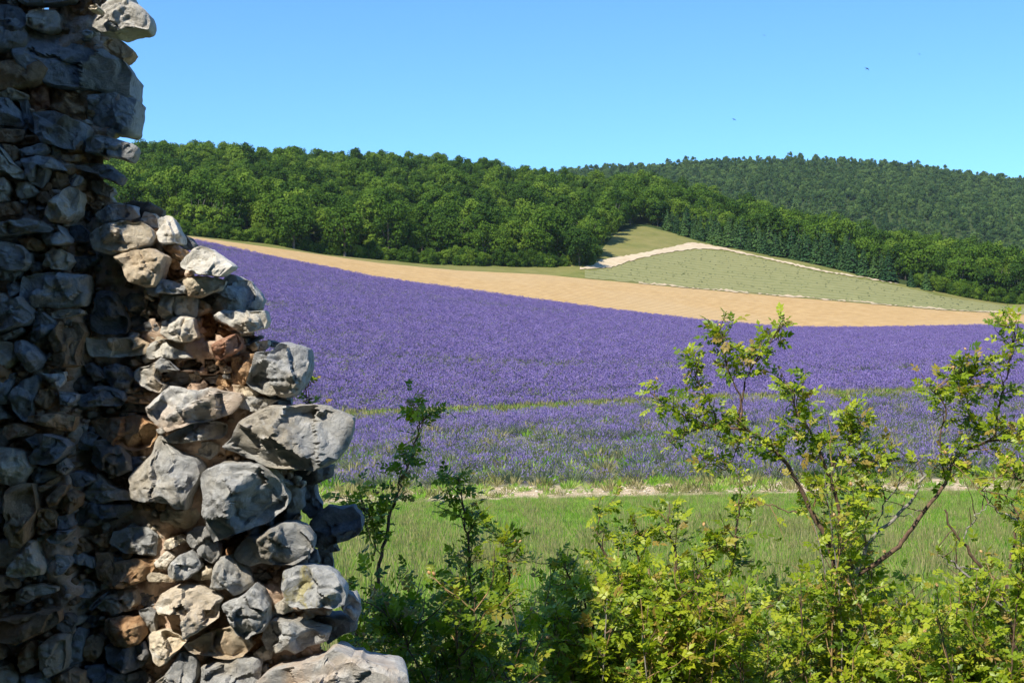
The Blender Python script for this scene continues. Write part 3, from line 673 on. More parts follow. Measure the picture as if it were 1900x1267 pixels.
# ------------------------------------------------------------------ ruined dry-stone wall
# outlines of the stones: face of the wall, one line each: tile, kind, depth offset, bulge shift, points (five units to a photograph pixel)
TILE = {'A': (0, 0), 'B': (0, 240), 'C': (0, 480), 'D': (0, 720), 'E': (0, 960), 'F': (260, 380), 'G': (260, 620), 'H': (300, 800), 'I': (250, 1014), 'J': (480, 1014)}
STONES = '''
A s 0 0 0|150,-60 680,-60 670,0 560,15 400,35 240,45 190,20
A s 0 0 0|-60,50 60,45 190,80 235,150 245,230 200,310 90,330 -60,340
A s .01 0 0|265,110 330,85 440,90 520,105 550,160 545,260 500,300 400,300 270,245
A s 0 0 0|500,95 560,60 640,70 685,140 690,240 650,255 560,260 550,150
A o 0 0 0|640,60 700,10 840,10 920,80 880,180 830,260 760,290 710,260 695,150
A c -.17 0 0|820,85 850,45 900,35 925,75 900,100 840,100
A w -.10 .1 .0|880,180 950,60 1010,0 1060,-60 1200,-60 1220,30 1300,60 1360,130 1390,210 1375,285 1280,275 1200,285 1080,325 960,300 860,250
A s 0 0 0|-60,350 60,345 150,360 160,420 140,470 60,500 -60,540
A g -.02 0 -.1|190,330 260,290 380,300 470,320 560,310 720,325 800,370 900,440 1000,510 1110,560 1150,630 1190,680 1170,750 1175,870 1050,880 850,820 720,830 560,820 440,770 300,720 220,600 180,470
A o .02 0 0|800,350 900,330 1050,345 1130,390 1225,475 1190,530 1130,570 1040,510 940,450 850,400
A s 0 0 0|-60,600 90,610 200,640 240,700 260,760 200,790 60,790 -60,780
A g 0 0 0|-60,800 60,810 200,850 255,880 245,915 120,920 -60,880
A r .02 0 0|260,790 420,790 440,860 460,990 320,1030 270,950
A o 0 0 .1|430,800 560,830 720,890 825,930 825,1050 815,1130 700,1110 560,1050 470,1000 440,900
A g 0 0 0|870,920 980,890 1150,890 1285,940 1270,1040 1270,1130 1250,1230 1200,1265 1080,1240 900,1200 850,1110
A s 0 0 0|-60,900 80,920 160,1000 200,1100 230,1170 180,1190 60,1170 -60,1160
A d .02 0 0|180,920 260,930 280,1040 300,1140 330,1235 280,1220 220,1120
A g 0 0 0|310,1050 480,1030 620,1090 760,1140 800,1200 780,1280 700,1390 560,1370 420,1330 340,1200
A o 0 0 0|-60,1190 120,1200 220,1210 210,1290 150,1320 -60,1330
B s .01 0 0|160,60 300,50 400,60 390,120 200,155 120,140
B o .01 0 0|20,140 110,140 170,200 180,260 140,310 90,250
B g 0 0 0|180,200 320,140 410,130 430,190 370,240 250,250
B s .02 0 0|400,90 520,60 600,80 540,190 470,190
B o .01 0 0|580,110 700,60 780,80 770,200 680,230 560,190
B g -.02 0 .1|800,110 870,75 980,65 1100,100 1200,130 1260,170 1230,240 1190,285 1060,260 940,230 800,210
B s .02 0 0|600,240 760,245 720,300 640,310 560,280
B c -.02 0 0|-60,180 0,170 60,230 110,310 200,380 245,430 220,465 150,460 80,390 0,400 -60,390
B g 0 0 0|220,290 360,250 480,270 560,330 620,390 560,380 480,380 440,480 400,545 320,500 270,400
B o .02 0 0|470,400 540,385 620,430 630,500 560,560 490,590 450,540
B g -.01 0 0|130,560 160,500 240,475 310,520 350,580 300,620 200,650 150,620
B g .01 0 0|640,430 700,410 770,450 760,500 690,530 640,490
B d -.03 0 .1|720,340 880,320 1010,330 1090,400 1140,440 1090,510 1000,470 880,410 720,370
B g 0 0 0|860,470 930,470 1040,540 1060,580 1020,630 920,610 860,560
B o .02 0 0|760,580 830,560 870,640 840,700 770,660
B o .02 0 0|840,700 900,660 1000,690 950,740 870,745
B c -.02 0 0|450,760 500,680 560,600 640,540 720,570 740,650 710,780 640,850 560,870 480,865 440,810
B s .02 0 0|350,600 480,590 515,620 480,680 400,690 350,660
B c -.01 0 0|-60,450 40,460 80,530 80,590 40,610 50,650 -60,670
B o -.01 0 0|-60,690 60,690 150,670 185,740 170,790 60,800 -60,810
B o .02 0 0|200,680 320,670 340,780 290,830 220,800
B g -.02 0 0|-60,870 100,860 250,830 400,860 480,920 460,955 330,950 150,985 -60,1000
B g 0 0 0|430,890 540,890 630,990 660,1050 560,1080 430,1070 390,1000
B d .02 0 0|640,920 720,890 820,950 800,1040 680,1050
B d .02 0 0|770,740 850,760 900,830 860,870 790,840
B g 0 0 0|890,800 1000,720 1120,680 1250,720 1280,800 1200,840 1080,840 950,865 890,850
B d .09 0 0|1150,700 1250,665 1400,700 1500,750 1490,840 1440,840 1380,860 1340,840 1250,810
B c .06 0 0|1300,850 1340,765 1440,790 1470,850 1480,920 1400,920 1340,880
B c 0 .1 0|840,980 900,920 1000,890 1120,850 1230,870 1300,860 1380,920 1405,990 1360,1060 1260,1100 1140,1140 1000,1150 880,1110
B w .03 0 -.1|1480,850 1540,800 1590,810 1640,890 1690,990 1680,1060 1600,1065 1500,1050 1480,960 1500,930
B d .10 0 0|1660,960 1750,1000 1815,1070 1790,1110 1700,1110 1640,1060
B o -.01 0 0|170,1020 330,1010 385,1040 385,1100 320,1140 240,1100
B g -.02 0 0|-60,1040 60,1040 180,1080 260,1160 275,1240 200,1310 80,1300 -60,1280
B g 0 0 0|440,1150 560,1110 650,1150 660,1230 600,1300 500,1290 400,1260
B d .02 0 0|670,1180 740,1190 760,1280 700,1330 640,1290
B g .02 0 0|780,1200 900,1160 920,1200 860,1260 780,1270
B c 0 0 0|1070,1190 1200,1140 1290,1120 1440,1125 1540,1180 1500,1260 1460,1380 1430,1450 1340,1460 1200,1400 1150,1280
B w .03 0 0|1410,1110 1440,1060 1500,1050 1580,1080 1520,1140
B o .02 0 0|1560,1100 1640,1100 1740,1130 1690,1210 1600,1190
C g -.01 0 0|-40,40 90,45 190,95 200,125 120,190 0,200 -40,190
C g .01 0 0|290,40 350,20 380,60 370,110 300,120 270,90
C g -.01 0 0|50,240 130,195 210,260 215,290 120,350 90,310
C c -.01 0 0|-60,310 20,320 100,360 60,430 -60,420
C g 0 0 .1|240,170 380,150 560,140 790,160 800,330 760,430 600,440 440,450 270,440 220,380
C g -.03 0 .1|-60,450 80,400 180,355 230,430 290,510 300,550 220,610 150,630 0,680 -60,680
C g 0 0 0|490,500 600,470 760,480 770,510 650,540 520,560 480,550
C g 0 0 0|300,510 400,500 490,570 520,620 440,690 330,750 290,740 310,620
C g -.01 0 0|20,720 110,670 195,645 190,680 110,730 50,755
C c -.02 0 0|-60,770 60,770 120,790 125,940 80,1030 0,1060 -60,1060
C g -.02 0 0|150,770 220,760 310,830 380,900 390,940 340,1030 270,1050 200,940 150,860
C o .01 0 0|480,700 560,600 720,600 780,680 740,780 710,900 740,990 520,990 400,970 540,880 490,800
C d 0 0 0|890,330 940,300 1070,330 1110,410 1150,520 1190,600 1150,680 950,690 840,650 830,540 880,440
C d .01 0 0|1120,390 1200,330 1330,320 1370,400 1360,490 1280,520 1190,470
C d .02 0 0|1190,550 1300,530 1440,560 1500,600 1470,680 1300,680 1190,640
C g 0 0 0|805,730 950,740 1080,740 1250,730 1360,790 1340,880 1210,900 1000,905 870,905 820,840
C w 0 0 -.05|1330,880 1350,820 1450,770 1530,750 1580,820 1720,860 1770,915 1640,925 1500,920 1400,925
C w 0 0 -.1|1480,470 1530,340 1700,350 1800,340 1825,400 1815,520 1800,560 1690,570 1560,570 1500,530
C w -.01 0 0|1510,590 1560,565 1720,545 1800,555 1810,650 1840,720 1780,760 1640,770 1560,740 1500,690
C p -.03 0 0|1355,260 1370,185 1460,180 1560,205 1650,225 1720,260 1710,320 1580,330 1460,310 1420,350 1380,330
C c 0 0 0|1330,310 1360,285 1380,340 1415,380 1400,395 1340,350
C d .04 0 0|1370,400 1480,370 1500,430 1470,500 1490,560 1400,540 1360,470
C d .01 0 0|780,990 850,970 950,1040 1000,1110 880,1140 820,1060
C d 0 0 0|960,1000 1080,970 1190,1000 1230,1100 1190,1190 1060,1220 990,1130
C w 0 0 0|1250,1060 1290,1020 1390,1010 1450,960 1440,1080 1480,1150 1530,1170 1480,1235 1400,1220 1310,1170 1250,1120
C g -.02 0 0|1440,960 1490,920 1560,950 1640,1030 1560,1030 1510,1050 1450,1010
C o .01 0 0|1470,1120 1540,1095 1555,1110 1510,1150 1480,1155
C g .05 0 0|1520,1080 1640,1040 1740,1070 1750,1150 1700,1200 1560,1200 1520,1140
C w -.01 0 0|380,1060 480,1080 590,1050 595,1120 550,1190 490,1180 430,1110
C g -.02 0 0|-60,1090 120,1070 110,1160 80,1260 60,1340 -60,1350
C o .01 0 0|80,1060 180,1000 260,1060 240,1110 160,1190 110,1180
C g -.02 0 0|180,1150 330,1090 360,1150 330,1260 290,1400 250,1510 200,1490 150,1400 120,1300
C o .01 0 0|370,1210 470,1200 500,1270 500,1320 440,1390 330,1370 330,1300
C g 0 0 0|540,1230 640,1240 705,1260 700,1310 640,1360 560,1350
C d .02 0 0|680,1130 780,1070 860,1130 900,1200 860,1250 720,1250
C d 0 0 0|870,1200 980,1180 1130,1230 1160,1300 1100,1360 920,1360 760,1400 700,1340 780,1270
C o .01 0 0|1130,1290 1200,1260 1330,1300 1420,1350 1300,1340 1180,1320
C g .02 0 0|1200,1210 1320,1230 1340,1260 1220,1250
D o -.01 0 .1|270,260 430,240 570,245 680,265 680,340 650,400 540,385 420,340 280,310
D g 0 0 0|30,350 130,330 260,350 340,390 300,440 140,460 80,480 30,430
D g -.02 0 .1|240,480 330,430 470,430 580,480 625,540 590,620 500,690 410,710 290,690 270,630 330,590
D c -.03 0 0|-60,560 130,560 230,610 255,690 290,740 260,800 200,870 140,915 60,880 -60,850
D g 0 0 0|720,440 840,400 930,440 890,490 860,560 780,570 720,540
D o .02 0 0|870,310 1000,280 1150,270 1300,260 1430,350 1440,450 1380,540 1260,570 1130,540 980,480 890,400
D d 0 0 0|870,580 900,490 1000,480 1130,550 1190,650 1210,750 1100,800 1000,790 900,740 860,670
D d .02 0 0|1210,640 1350,640 1370,720 1250,770 1230,700
D g 0 .05 0|1230,800 1330,700 1400,650 1440,560 1480,460 1540,510 1640,580 1740,630 1820,650 1860,700 1885,770 1860,850 1820,900 1780,1000 1770,1100 1690,1090 1600,1040 1500,1020 1380,1030 1250,1000
D g 0 0 0|280,770 350,730 460,750 540,810 440,860 360,880 290,850
D o 0 0 0|330,930 450,870 540,820 555,850 450,930 340,985
D g 0 0 0|520,720 590,660 650,740 600,810 560,800
D d 0 0 0|650,800 720,770 850,810 870,860 780,910 690,910
D o 0 0 0|440,1020 560,900 635,900 610,980 530,1080 460,1100
D o 0 0 0|600,1000 680,940 750,1000 730,1090 650,1160 570,1120
D g 0 0 0|770,970 880,880 920,790 1000,870 1110,930 1210,960 1210,1030 1110,1020 920,1070 850,1040
D d 0 0 .1|720,1120 830,1060 1000,1080 1180,1080 1210,1140 1100,1200 950,1260 850,1290 720,1260
D o -.04 0 .1|60,970 200,890 290,900 320,1000 330,1150 260,1260 240,1400 180,1470 90,1460 60,1300 70,1150
D g -.01 0 0|-60,900 30,920 50,1050 30,1160 -60,1200
D o .01 0 0|340,1120 450,1110 520,1180 520,1290 420,1310 340,1280
D g 0 0 0|530,1190 620,1170 680,1280 620,1310 540,1300
D c 0 0 0|1500,1170 1560,1120 1640,1130 1740,1110 1830,1120 1850,1180 1800,1260 1720,1300 1640,1290 1590,1260 1500,1230
D d .03 0 0|1120,150 1300,150 1400,180 1380,230 1130,220
E c -.02 0 .1|90,490 150,380 190,300 240,210 310,240 350,330 410,440 400,520 300,530 170,545 90,530
E g 0 0 0|430,450 520,350 610,360 655,420 600,520 500,530 450,500
E g 0 0 0|430,200 540,130 690,110 650,160 540,240 470,240
E g .01 0 0|640,240 760,175 830,240 850,290 760,310
E g 0 0 0|620,340 730,330 860,380 870,470 790,455 680,400
E o .01 0 0|800,180 950,150 1060,100 1030,220 1010,280 880,240
E g 0 0 0|1060,130 1180,100 1350,90 1460,160 1450,260 1430,340 1300,330 1140,310 1030,230
E d .01 0 0|890,340 1000,330 1060,450 1050,560 1060,650 930,600 890,480
E d 0 0 0|1050,420 1240,390 1420,400 1430,470 1370,560 1230,620 1140,655 1060,620
E g 0 0 0|650,640 720,560 860,600 890,680 840,750 760,720
E d .01 0 0|840,820 920,740 1010,680 960,760 890,830 850,860
E d 0 0 0|910,830 980,730 1100,680 1260,670 1300,790 1260,850 1100,870 940,860
E g -.02 0 0|-60,550 80,550 140,610 170,660 80,640 20,680 -60,690
E c -.01 0 0|150,700 230,640 350,620 510,660 500,690 390,720 240,790 150,780
E o -.01 0 0|-60,710 80,720 60,790 -60,800
E o -.04 0 .1|-60,960 60,940 200,930 350,890 510,880 515,990 420,1060 320,1090 240,1130 150,1170 60,1160 -60,1130
E d .01 0 0|530,900 640,890 700,970 660,1050 590,1090 540,1020
E d .02 0 0|760,930 880,890 960,910 960,990 860,1020 780,1000
E o 0 0 0|980,950 1120,920 1300,920 1340,1000 1360,1080 1300,1150 1180,1200 1060,1180 990,1090
E g 0 0 0|1300,860 1380,840 1440,880 1450,1000 1460,1060 1400,1070 1340,960
E d .02 0 0|1280,700 1400,660 1480,720 1440,800 1340,830 1280,790
E o -.01 0 0|-60,1180 30,1220 60,1300 -60,1340
E o -.01 0 0|200,1210 280,1150 380,1260 340,1350 220,1430 180,1320
E g 0 0 0|380,1180 480,1100 600,1110 610,1250 590,1400 450,1480 390,1380
E g .01 0 0|630,1130 720,1040 790,1060 770,1200 750,1330 640,1380
E o 0 0 0|800,1120 900,1080 970,1130 960,1240 880,1330 800,1290
E d 0 0 0|980,1200 1170,1210 1330,1150 1380,1260 1320,1370 1150,1430 1000,1350
E g -.01 0 0|-60,1380 100,1350 200,1480 150,1600 -60,1600
E g 0 0 0|210,1480 380,1420 460,1540 400,1600 200,1600
E o 0 0 0|480,1500 640,1420 760,1450 780,1600 470,1600
E d 0 0 0|790,1380 940,1370 1000,1480 960,1600 790,1600
E d 0 0 0|1010,1400 1180,1450 1320,1420 1400,1520 1350,1600 1000,1600
F w -.05 0 -.22|380,540 430,480 480,430 560,385 620,400 740,470 820,530 860,570 850,600 760,660 640,650 540,650 480,620 420,600 380,570
F c -.02 0 0|340,710 420,690 560,670 700,680 780,710 740,790 650,810 560,850 460,840 420,800 400,760
F g .06 .1 -.1|780,690 860,665 930,680 1010,715 1080,790 1130,880 1110,930 1080,970 900,990 700,1000 600,960 560,850 650,810 740,780
F w -.01 0 -.12|705,1030 780,980 900,990 1000,985 1150,980 1175,1080 1150,1140 1050,1170 940,1200 880,1160 800,1110 740,1080
F c .04 0 0|520,850 560,880 640,920 670,970 600,1010 530,1040
F o .06 0 0|590,1010 640,1000 690,1080 720,1160 680,1240 600,1230 570,1140
F o .06 0 0|170,600 240,510 330,530 390,590 380,690 300,700 180,680
F o .03 0 0|240,470 300,460 370,540 380,600 320,620 280,550
F o .03 0 0|210,380 330,380 440,430 390,520 320,480 240,430
F o .05 0 0|730,1090 800,1120 850,1200 760,1230 720,1160
G r -.01 0 0|670,100 720,60 850,10 900,0 940,80 920,140 830,200 740,240 700,210
G c .03 0 0|990,120 1080,70 1190,50 1200,100 1130,160 1040,160
G d .06 0 0|940,40 1130,10 1140,30 1000,90 960,90
G d .10 0 0|1190,50 1300,80 1240,120 1180,120
G o .01 0 0|860,210 980,185 1080,180 1060,280 1010,440 960,470 870,440
G g -.03 -.05 -.05|1010,440 1060,300 1090,180 1230,165 1310,90 1420,105 1550,150 1565,240 1550,350 1520,460 1460,560 1400,575 1270,550 1140,540 1060,490
G c .01 0 0|860,470 950,475 1050,510 1110,550 1060,580 960,560 880,530
G p -.04 -.15 -.05|85,680 180,580 300,490 400,510 520,540 640,505 740,540 900,560 920,600 880,660 800,740 640,790 500,810 400,850 280,890 200,860 120,780
G g -.02 0 -.15|900,620 970,580 1060,580 1140,600 1270,610 1180,670 1110,735 1020,720 930,680
G g .02 0 -.15|1130,600 1240,550 1340,555 1400,600 1410,655 1300,660 1230,640
G g -.06 .0 -.16|790,1040 880,960 900,900 950,810 1080,740 1230,680 1420,665 1620,660 1740,690 1900,760 1950,800 1940,860 1900,1010 1840,1130 1760,1180 1600,1240 1450,1230 1250,1230 1130,1180 1020,1130 900,1080
G g -.02 0 0|210,970 300,920 420,850 530,810 700,815 780,840 785,920 740,960 560,985 400,1010 270,1000
G g .01 0 0|450,1060 500,1000 640,1000 715,1030 715,1100 640,1150 540,1130 480,1100
G g .05 0 0|600,260 660,235 720,270 710,330 640,345 600,310
G c .02 0 0|750,310 800,280 850,310 840,350 780,365
G g .05 0 0|580,400 700,380 740,370 720,450 640,460
G c .05 0 0|460,370 520,360 570,410 540,450 470,430
G g .05 0 0|350,260 470,240 560,270 540,310 400,320
G o .04 0 0|740,370 840,400 830,480 720,490 700,450
H g -.05 -.12 -.05|400,430 420,380 560,310 700,300 830,290 920,310 1000,360 1080,450 1160,600 1150,680 1080,740 960,840 820,890 640,950 510,1000 450,850 430,720 440,600
H d .06 0 0|1080,440 1250,470 1300,560 1300,700 1200,810 1050,840 960,830 1000,700 1100,600
H c .03 0 0|590,260 640,240 700,290 640,310
H g .0 0 0|980,330 1060,370 1110,430 1215,495 1160,510 1080,470 1020,400
H d .18 0 0|1220,370 1400,340 1590,315 1570,430 1450,480 1380,500 1250,450
H d .18 0 0|1280,520 1420,500 1440,600 1490,690 1480,760 1380,800 1300,740 1300,620
H d .14 0 -.2|1390,830 1430,780 1540,705 1680,720 1770,700 1840,780 1865,880 1820,960 1700,1010 1590,1030 1500,1090 1400,1050 1370,950
H d .18 0 0|1500,1060 1600,1050 1645,1110 1560,1125
H d .16 0 0|1450,1110 1560,1100 1580,1200 1590,1290 1470,1290
H g -.01 0 0|245,950 300,900 420,870 480,920 500,1000 545,1140 480,1215 420,1170 340,1100 270,1080 245,1020
H g -.04 0 -.12|690,1120 740,1040 810,985 920,980 1010,900 1120,860 1220,860 1320,910 1390,1000 1380,1100 1320,1170 1200,1220 1060,1225 930,1210 830,1250 700,1180
H d .04 0 0|1400,1090 1440,1100 1460,1220 1380,1240 1350,1160
H c .0 0 0|20,1060 60,1000 160,960 230,1010 160,1050 80,1090 20,1095
H o .07 0 0|520,1010 640,960 780,920 760,1000 680,1080 560,1130
I w 0 0 0|175,150 290,50 380,90 330,150 290,200 200,190
I g -.02 0 0|320,200 350,130 500,40 600,120 620,180 560,240 480,300 390,300 330,260
I c 0 0 0|120,280 160,235 270,250 350,280 350,320 220,325 140,310
I c .01 0 0|530,290 570,240 660,170 720,180 740,260 700,290 600,310
I g -.01 0 0|715,370 750,200 800,110 920,85 980,160 1040,220 1100,340 1000,410 930,440 870,380 780,390
I w .03 0 0|1045,260 1150,240 1230,230 1280,290 1180,330 1110,300
I l -.04 0 -.05|1370,390 1390,240 1500,185 1640,195 1800,230 1880,290 1940,370 1960,450 1940,530 1850,545 1660,540 1560,560 1440,540 1400,460
J g .05 0 0|800,430 890,440 940,510 950,600 900,680 820,640 770,560
I w -.02 0 -.08|205,560 250,450 350,400 460,365 600,370 720,420 800,480 760,560 760,650 660,730 500,830 490,720 450,640 430,590 300,600 240,600
I d .02 0 0|770,550 850,490 900,460 860,560 770,610
I g -.02 0 0|840,530 980,460 1050,420 1120,350 1180,400 1260,530 1240,690 1200,760 1020,830 960,780 900,700 870,620
I g .0 0 0|1300,540 1390,475 1430,540 1460,600 1380,610 1310,600
I g -.03 0 0|1200,850 1230,720 1320,670 1480,680 1600,740 1700,760 1800,790 1780,870 1700,900 1600,930 1500,980 1410,930 1330,970 1220,950
J d .09 0 0|440,720 560,640 760,640 900,680 880,780 760,830 640,900 600,800 520,740
I c -.01 0 0|120,850 180,800 300,760 420,800 500,860 430,930 370,980 310,1060 250,1090 200,1030 150,940
I c -.02 0 0|470,900 560,880 640,820 800,770 900,740 960,790 1060,880 1080,920 980,1010 830,1020 680,1000 560,990 490,940
I o .02 0 0|1050,860 1190,790 1190,900 1060,980 1000,1010 1080,920
I w .0 0 0|1100,990 1200,920 1280,970 1260,1040 1170,1060
I g .02 0 0|1320,1080 1380,1010 1440,970 1520,1040 1600,1045 1500,1085 1400,1090
I g -.01 0 0|205,1250 290,1180 380,1060 410,985 520,980 580,1100 590,1190 540,1280 400,1350 230,1340
I g -.01 0 0|630,1120 750,1080 900,1040 1130,1045 1160,1100 1150,1230 1140,1340 640,1340
J p -.10 0 -.12|0,1265 80,1190 180,1140 300,1120 480,1080 590,1060 620,1010 700,965 790,1000 850,1040 930,1025 980,1075 1130,1110 1280,1140 1340,1190 1355,1280 1300,1380 800,1400 0,1400
'''
def inside(poly, X, Y):
    r = np.zeros(X.shape, bool); j = len(poly) - 1
    for i in range(len(poly)):
        xi, yi = poly[i]; xj, yj = poly[j]
        if yi != yj: r ^= ((yi > Y) != (yj > Y)) & (X < (xj - xi) * (Y - yi) / (yj - yi) + xi)
        j = i
    return r
WALLD = 3.2
def face_depth(px, py):
    a = np.clip((165 - px) / 40, 0, 1) * np.clip((py - 230) / 60, 0, 1)
    return WALLD - .06 * a
def resample(P, n):
    P = np.asarray(P, float); Q = np.vstack([P, P[:1]]); L = np.r_[0, np.cumsum(np.linalg.norm(np.diff(Q, axis=0), axis=1))]
    t = np.linspace(0, L[-1], n, endpoint=False); R = np.stack([np.interp(t, L, Q[:, 0]), np.interp(t, L, Q[:, 1])], 1)
    return .92 * R + .04 * (np.roll(R, 1, 0) + np.roll(R, -1, 0))
def stone_geo(pts, D, shift, seed, n=44, rings=11, thick=None):
    """closed rough stone: outline in the wall face, bulging out to the front, tapering into the wall -> centre, verts, faces"""
    rng = np.random.default_rng(seed)
    O = resample([((x - 950) / F * D, HC + (HORIZ - y) / F * D) for x, y in pts], n)
    c = O.mean(0); ext = O.max(0) - O.min(0); size = math.sqrt(ext[0] * ext[1]); mn = min(ext)
    O = O + (O - c) * .0; th = thick or float(np.clip(size * 1.0, .05, .20)); bulge = float(np.clip(mn * .52, .016, .11))
    cc = c + np.array(shift) * ext + rng.uniform(-.10, .10, 2) * ext
    V = []; W = []
    k = rng.uniform(2.8, 5.0)
    S = np.linspace(0, 1, rings + 1)[:-1] ** 1.25
    for s_ in S:
        h = (1 - (1 - s_) ** k) ** (1 / k) if s_ > 0 else 0
        q = O + (cc - O) * s_
        V.append(np.stack([q[:, 0], np.full(n, D - bulge * h), q[:, 1]], 1)); W.append(np.full(n, min(1, s_ * 6)))
    V.append(np.array([[cc[0], D - bulge, cc[1]]])); W.append(np.ones(1))
    nf = len(np.concatenate(V))
    for g, sc in ((.35, .98), (.75, .9), (1.0, .66)):
        q = c + (O - c) * sc; V.append(np.stack([q[:, 0], np.full(n, D + th * g), q[:, 1]], 1)); W.append(np.full(n, .5))
    V.append(np.array([[c[0], D + th * 1.02, c[1]]])); W.append(np.ones(1))
    V = np.concatenate(V); W = np.concatenate(W)
    C0 = np.array([c[0], D, c[1]])
    Pn = (V - C0); front = np.arange(len(V)) < nf
    # flat broken facets: the bulge cut back by planes
    ff = np.where(front)[0]; Hh = -Pn[ff, 1].copy(); xx, zz0 = Pn[ff, 0], Pn[ff, 2]
    for _ in range(rng.integers(8, 14)):
        a_, b_ = rng.normal(0, .5), rng.normal(-.12, .5); pl = a_ * xx + b_ * zz0
        c_ = np.quantile(Hh - pl, rng.uniform(.5, .95)); cut = np.minimum(Hh, np.maximum(c_ + pl, .15 * bulge * W[ff])); Hh = np.where(W[ff] > 0, cut, Hh)
    # fractured faces: patches that lie at their own level and tilt
    nc = int(np.clip(size / .022, 4, 16)); ce = np.stack([rng.uniform(xx.min(), xx.max(), nc), rng.uniform(zz0.min(), zz0.max(), nc)], 1)
    wob = .012 * fbm(np.stack([xx * 30, zz0 * 30, xx * 0], 1), seed + 71, 2)
    dd_ = (xx[:, None] + wob[:, None] - ce[None, :, 0]) ** 2 + (zz0[:, None] - wob[:, None] - ce[None, :, 1]) ** 2; cid = dd_.argmin(1)
    lev = rng.normal(0, 1, nc) * np.clip(.055 * mn, .002, .008); ta, tb = rng.normal(0, .22, nc), rng.normal(0, .22, nc)
    Hh = Hh + (lev[cid] + ta[cid] * (xx - ce[cid, 0]) + tb[cid] * (zz0 - ce[cid, 1])) * W[ff]
    Pn[ff, 1] = -Hh
    dirn = Pn / (np.linalg.norm(Pn, axis=1)[:, None] + 1e-6); dirn[:, 1] *= 1.6
    so = rng.uniform(0, 100, 3)
    n1 = fbm(Pn * (1.7 / max(size, .02)) + so, seed, 3); n2 = fbm(Pn * 38 + so, seed + 9, 4); rg = 1 - np.abs(vnoise(Pn * 24 + so, seed + 5)) * 2
    jag = fbm(Pn * 70 + so, seed + 31, 2)
    amp = (.022 * size * n1 + .0055 * n2 + .0022 * jag - .009 * np.clip(rg - .5, 0, 1)) * (.5 + .5 * W)
    Pn = Pn + dirn * amp[:, None]
    Fc = []
    for r_ in range(rings - 1):
        for i in range(n): j = (i + 1) % n; Fc.append((r_ * n + i, r_ * n + j, (r_ + 1) * n + j, (r_ + 1) * n + i))
    ci = rings * n; 
    for i in range(n): Fc.append(((rings - 1) * n + i, (rings - 1) * n + (i + 1) % n, ci))
    b0 = ci + 1; prev = 0
    for r_ in range(3):
        cur = b0 + r_ * n
        for i in range(n): j = (i + 1) % n; Fc.append((prev + j, prev + i, cur + i, cur + j))
        prev = cur
    for i in range(n): Fc.append((prev + (i + 1) % n, prev + i, b0 + 3 * n))
    return C0, Pn, Fc

wall = empty('ruined_stone_wall', (-.7, WALLD + .2, 1.2))
tag(wall, 'ruined rubble stone wall stepping down to the right, its left half in shadow', 'wall')
wl0 = np.array(wall.location)
COVER = []; DEEP = []
rk = random.Random(3)
for li, line in enumerate([l for l in STONES.strip().split('\n') if l.strip()]):
    head, body = line.split('|'); tl, kd, dd, sx, sy = head.split(); ox, oy = TILE[tl]
    pts = [(ox + float(p.split(',')[0]) / 5, oy + float(p.split(',')[1]) / 5) for p in body.split()]
    mx, my = np.mean([p[0] for p in pts]), np.mean([p[1] for p in pts])
    if kd == 's': kd = rk.choice('ggogdc')
    if kd in 'gd' and mx < 265 and rk.random() < .3: kd = rk.choice('oc')
    D = float(face_depth(mx, my)) + float(dd) + rk.uniform(-.012, .012)
    if tl == 'A' and mx > 120 and float(dd) > -.05: D += .05
    if tl == 'B' and kd == 'c' and mx > 200 and float(dd) == 0: D -= .06
    # push outlines out a hair so that neighbours touch
    pts2 = [(mx + (p[0] - mx) * 1.07, my + (p[1] - my) * 1.07) for p in pts]
    big = max(p[0] for p in pts) - min(p[0] for p in pts) > 60
    C0, V, Fc = stone_geo(pts2, D, (float(sx), float(sy)), 1000 + li, 72 if big else 40, 20 if big else 12)
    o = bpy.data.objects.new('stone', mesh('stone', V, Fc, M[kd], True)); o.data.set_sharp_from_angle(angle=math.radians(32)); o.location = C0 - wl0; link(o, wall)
    COVER.append(np.array(pts)); DEEP.append(float(dd))

# mortar core behind the stones
CORE = [(-330, -190), (60, -190), (72, 6), (78, 26), (110, 24), (118, -2), (150, -190), (186, -190), (200, 20), (186, 62), (195, 100), (222, 150), (226, 245), (196, 252), (190, 300), (190, 355), (215, 378), (280, 392),
        (312, 440), (330, 470), (368, 520), (430, 535), (452, 585), (480, 640), (520, 670), (515, 745), (555, 790), (590, 850), (566, 900), (555, 960), (585, 1010), (580, 1080),
        (612, 1120), (590, 1190), (620, 1240), (690, 1290), (720, 1420), (740, 1760), (-330, 1760)]
st = 6.0
gx = np.arange(-336, 760, st); gy = np.arange(-200, 1770, st)
GX, GY = np.meshgrid(gx, gy); ins = inside(CORE, GX + st / 2, GY + st / 2)
nz = fbm(np.stack([GX * .02, GY * .02, GX * 0], -1), 77, 4)
back = np.zeros(GX.shape)
for p, dd_ in zip(COVER, DEEP):
    if dd_ >= .03:
        q = p.mean(0) + (p - p.mean(0)) * 1.12; back = np.maximum(back, np.where(inside([tuple(v_) for v_ in q], GX, GY), dd_ + .03, 0))
dep = face_depth(GX, GY) + .034 - .012 * np.clip((GX - 255) / 40, 0, 1) + .022 * nz + .006 * fbm(np.stack([GX * .11, GY * .11, GX * 0], -1), 78, 2) + back
FV = np.stack([(GX - 950) / F * dep, dep, HC + (HORIZ - GY) / F * dep], -1).reshape(-1, 3)
bd = WALLD + .36 + .03 * nz
bx = (GX - 950) / F * bd - .04
BV = np.stack([bx, bd, HC + (HORIZ - GY) / F * bd - .05], -1).reshape(-1, 3)
nx = len(gx); nvf = len(FV); Fc = []
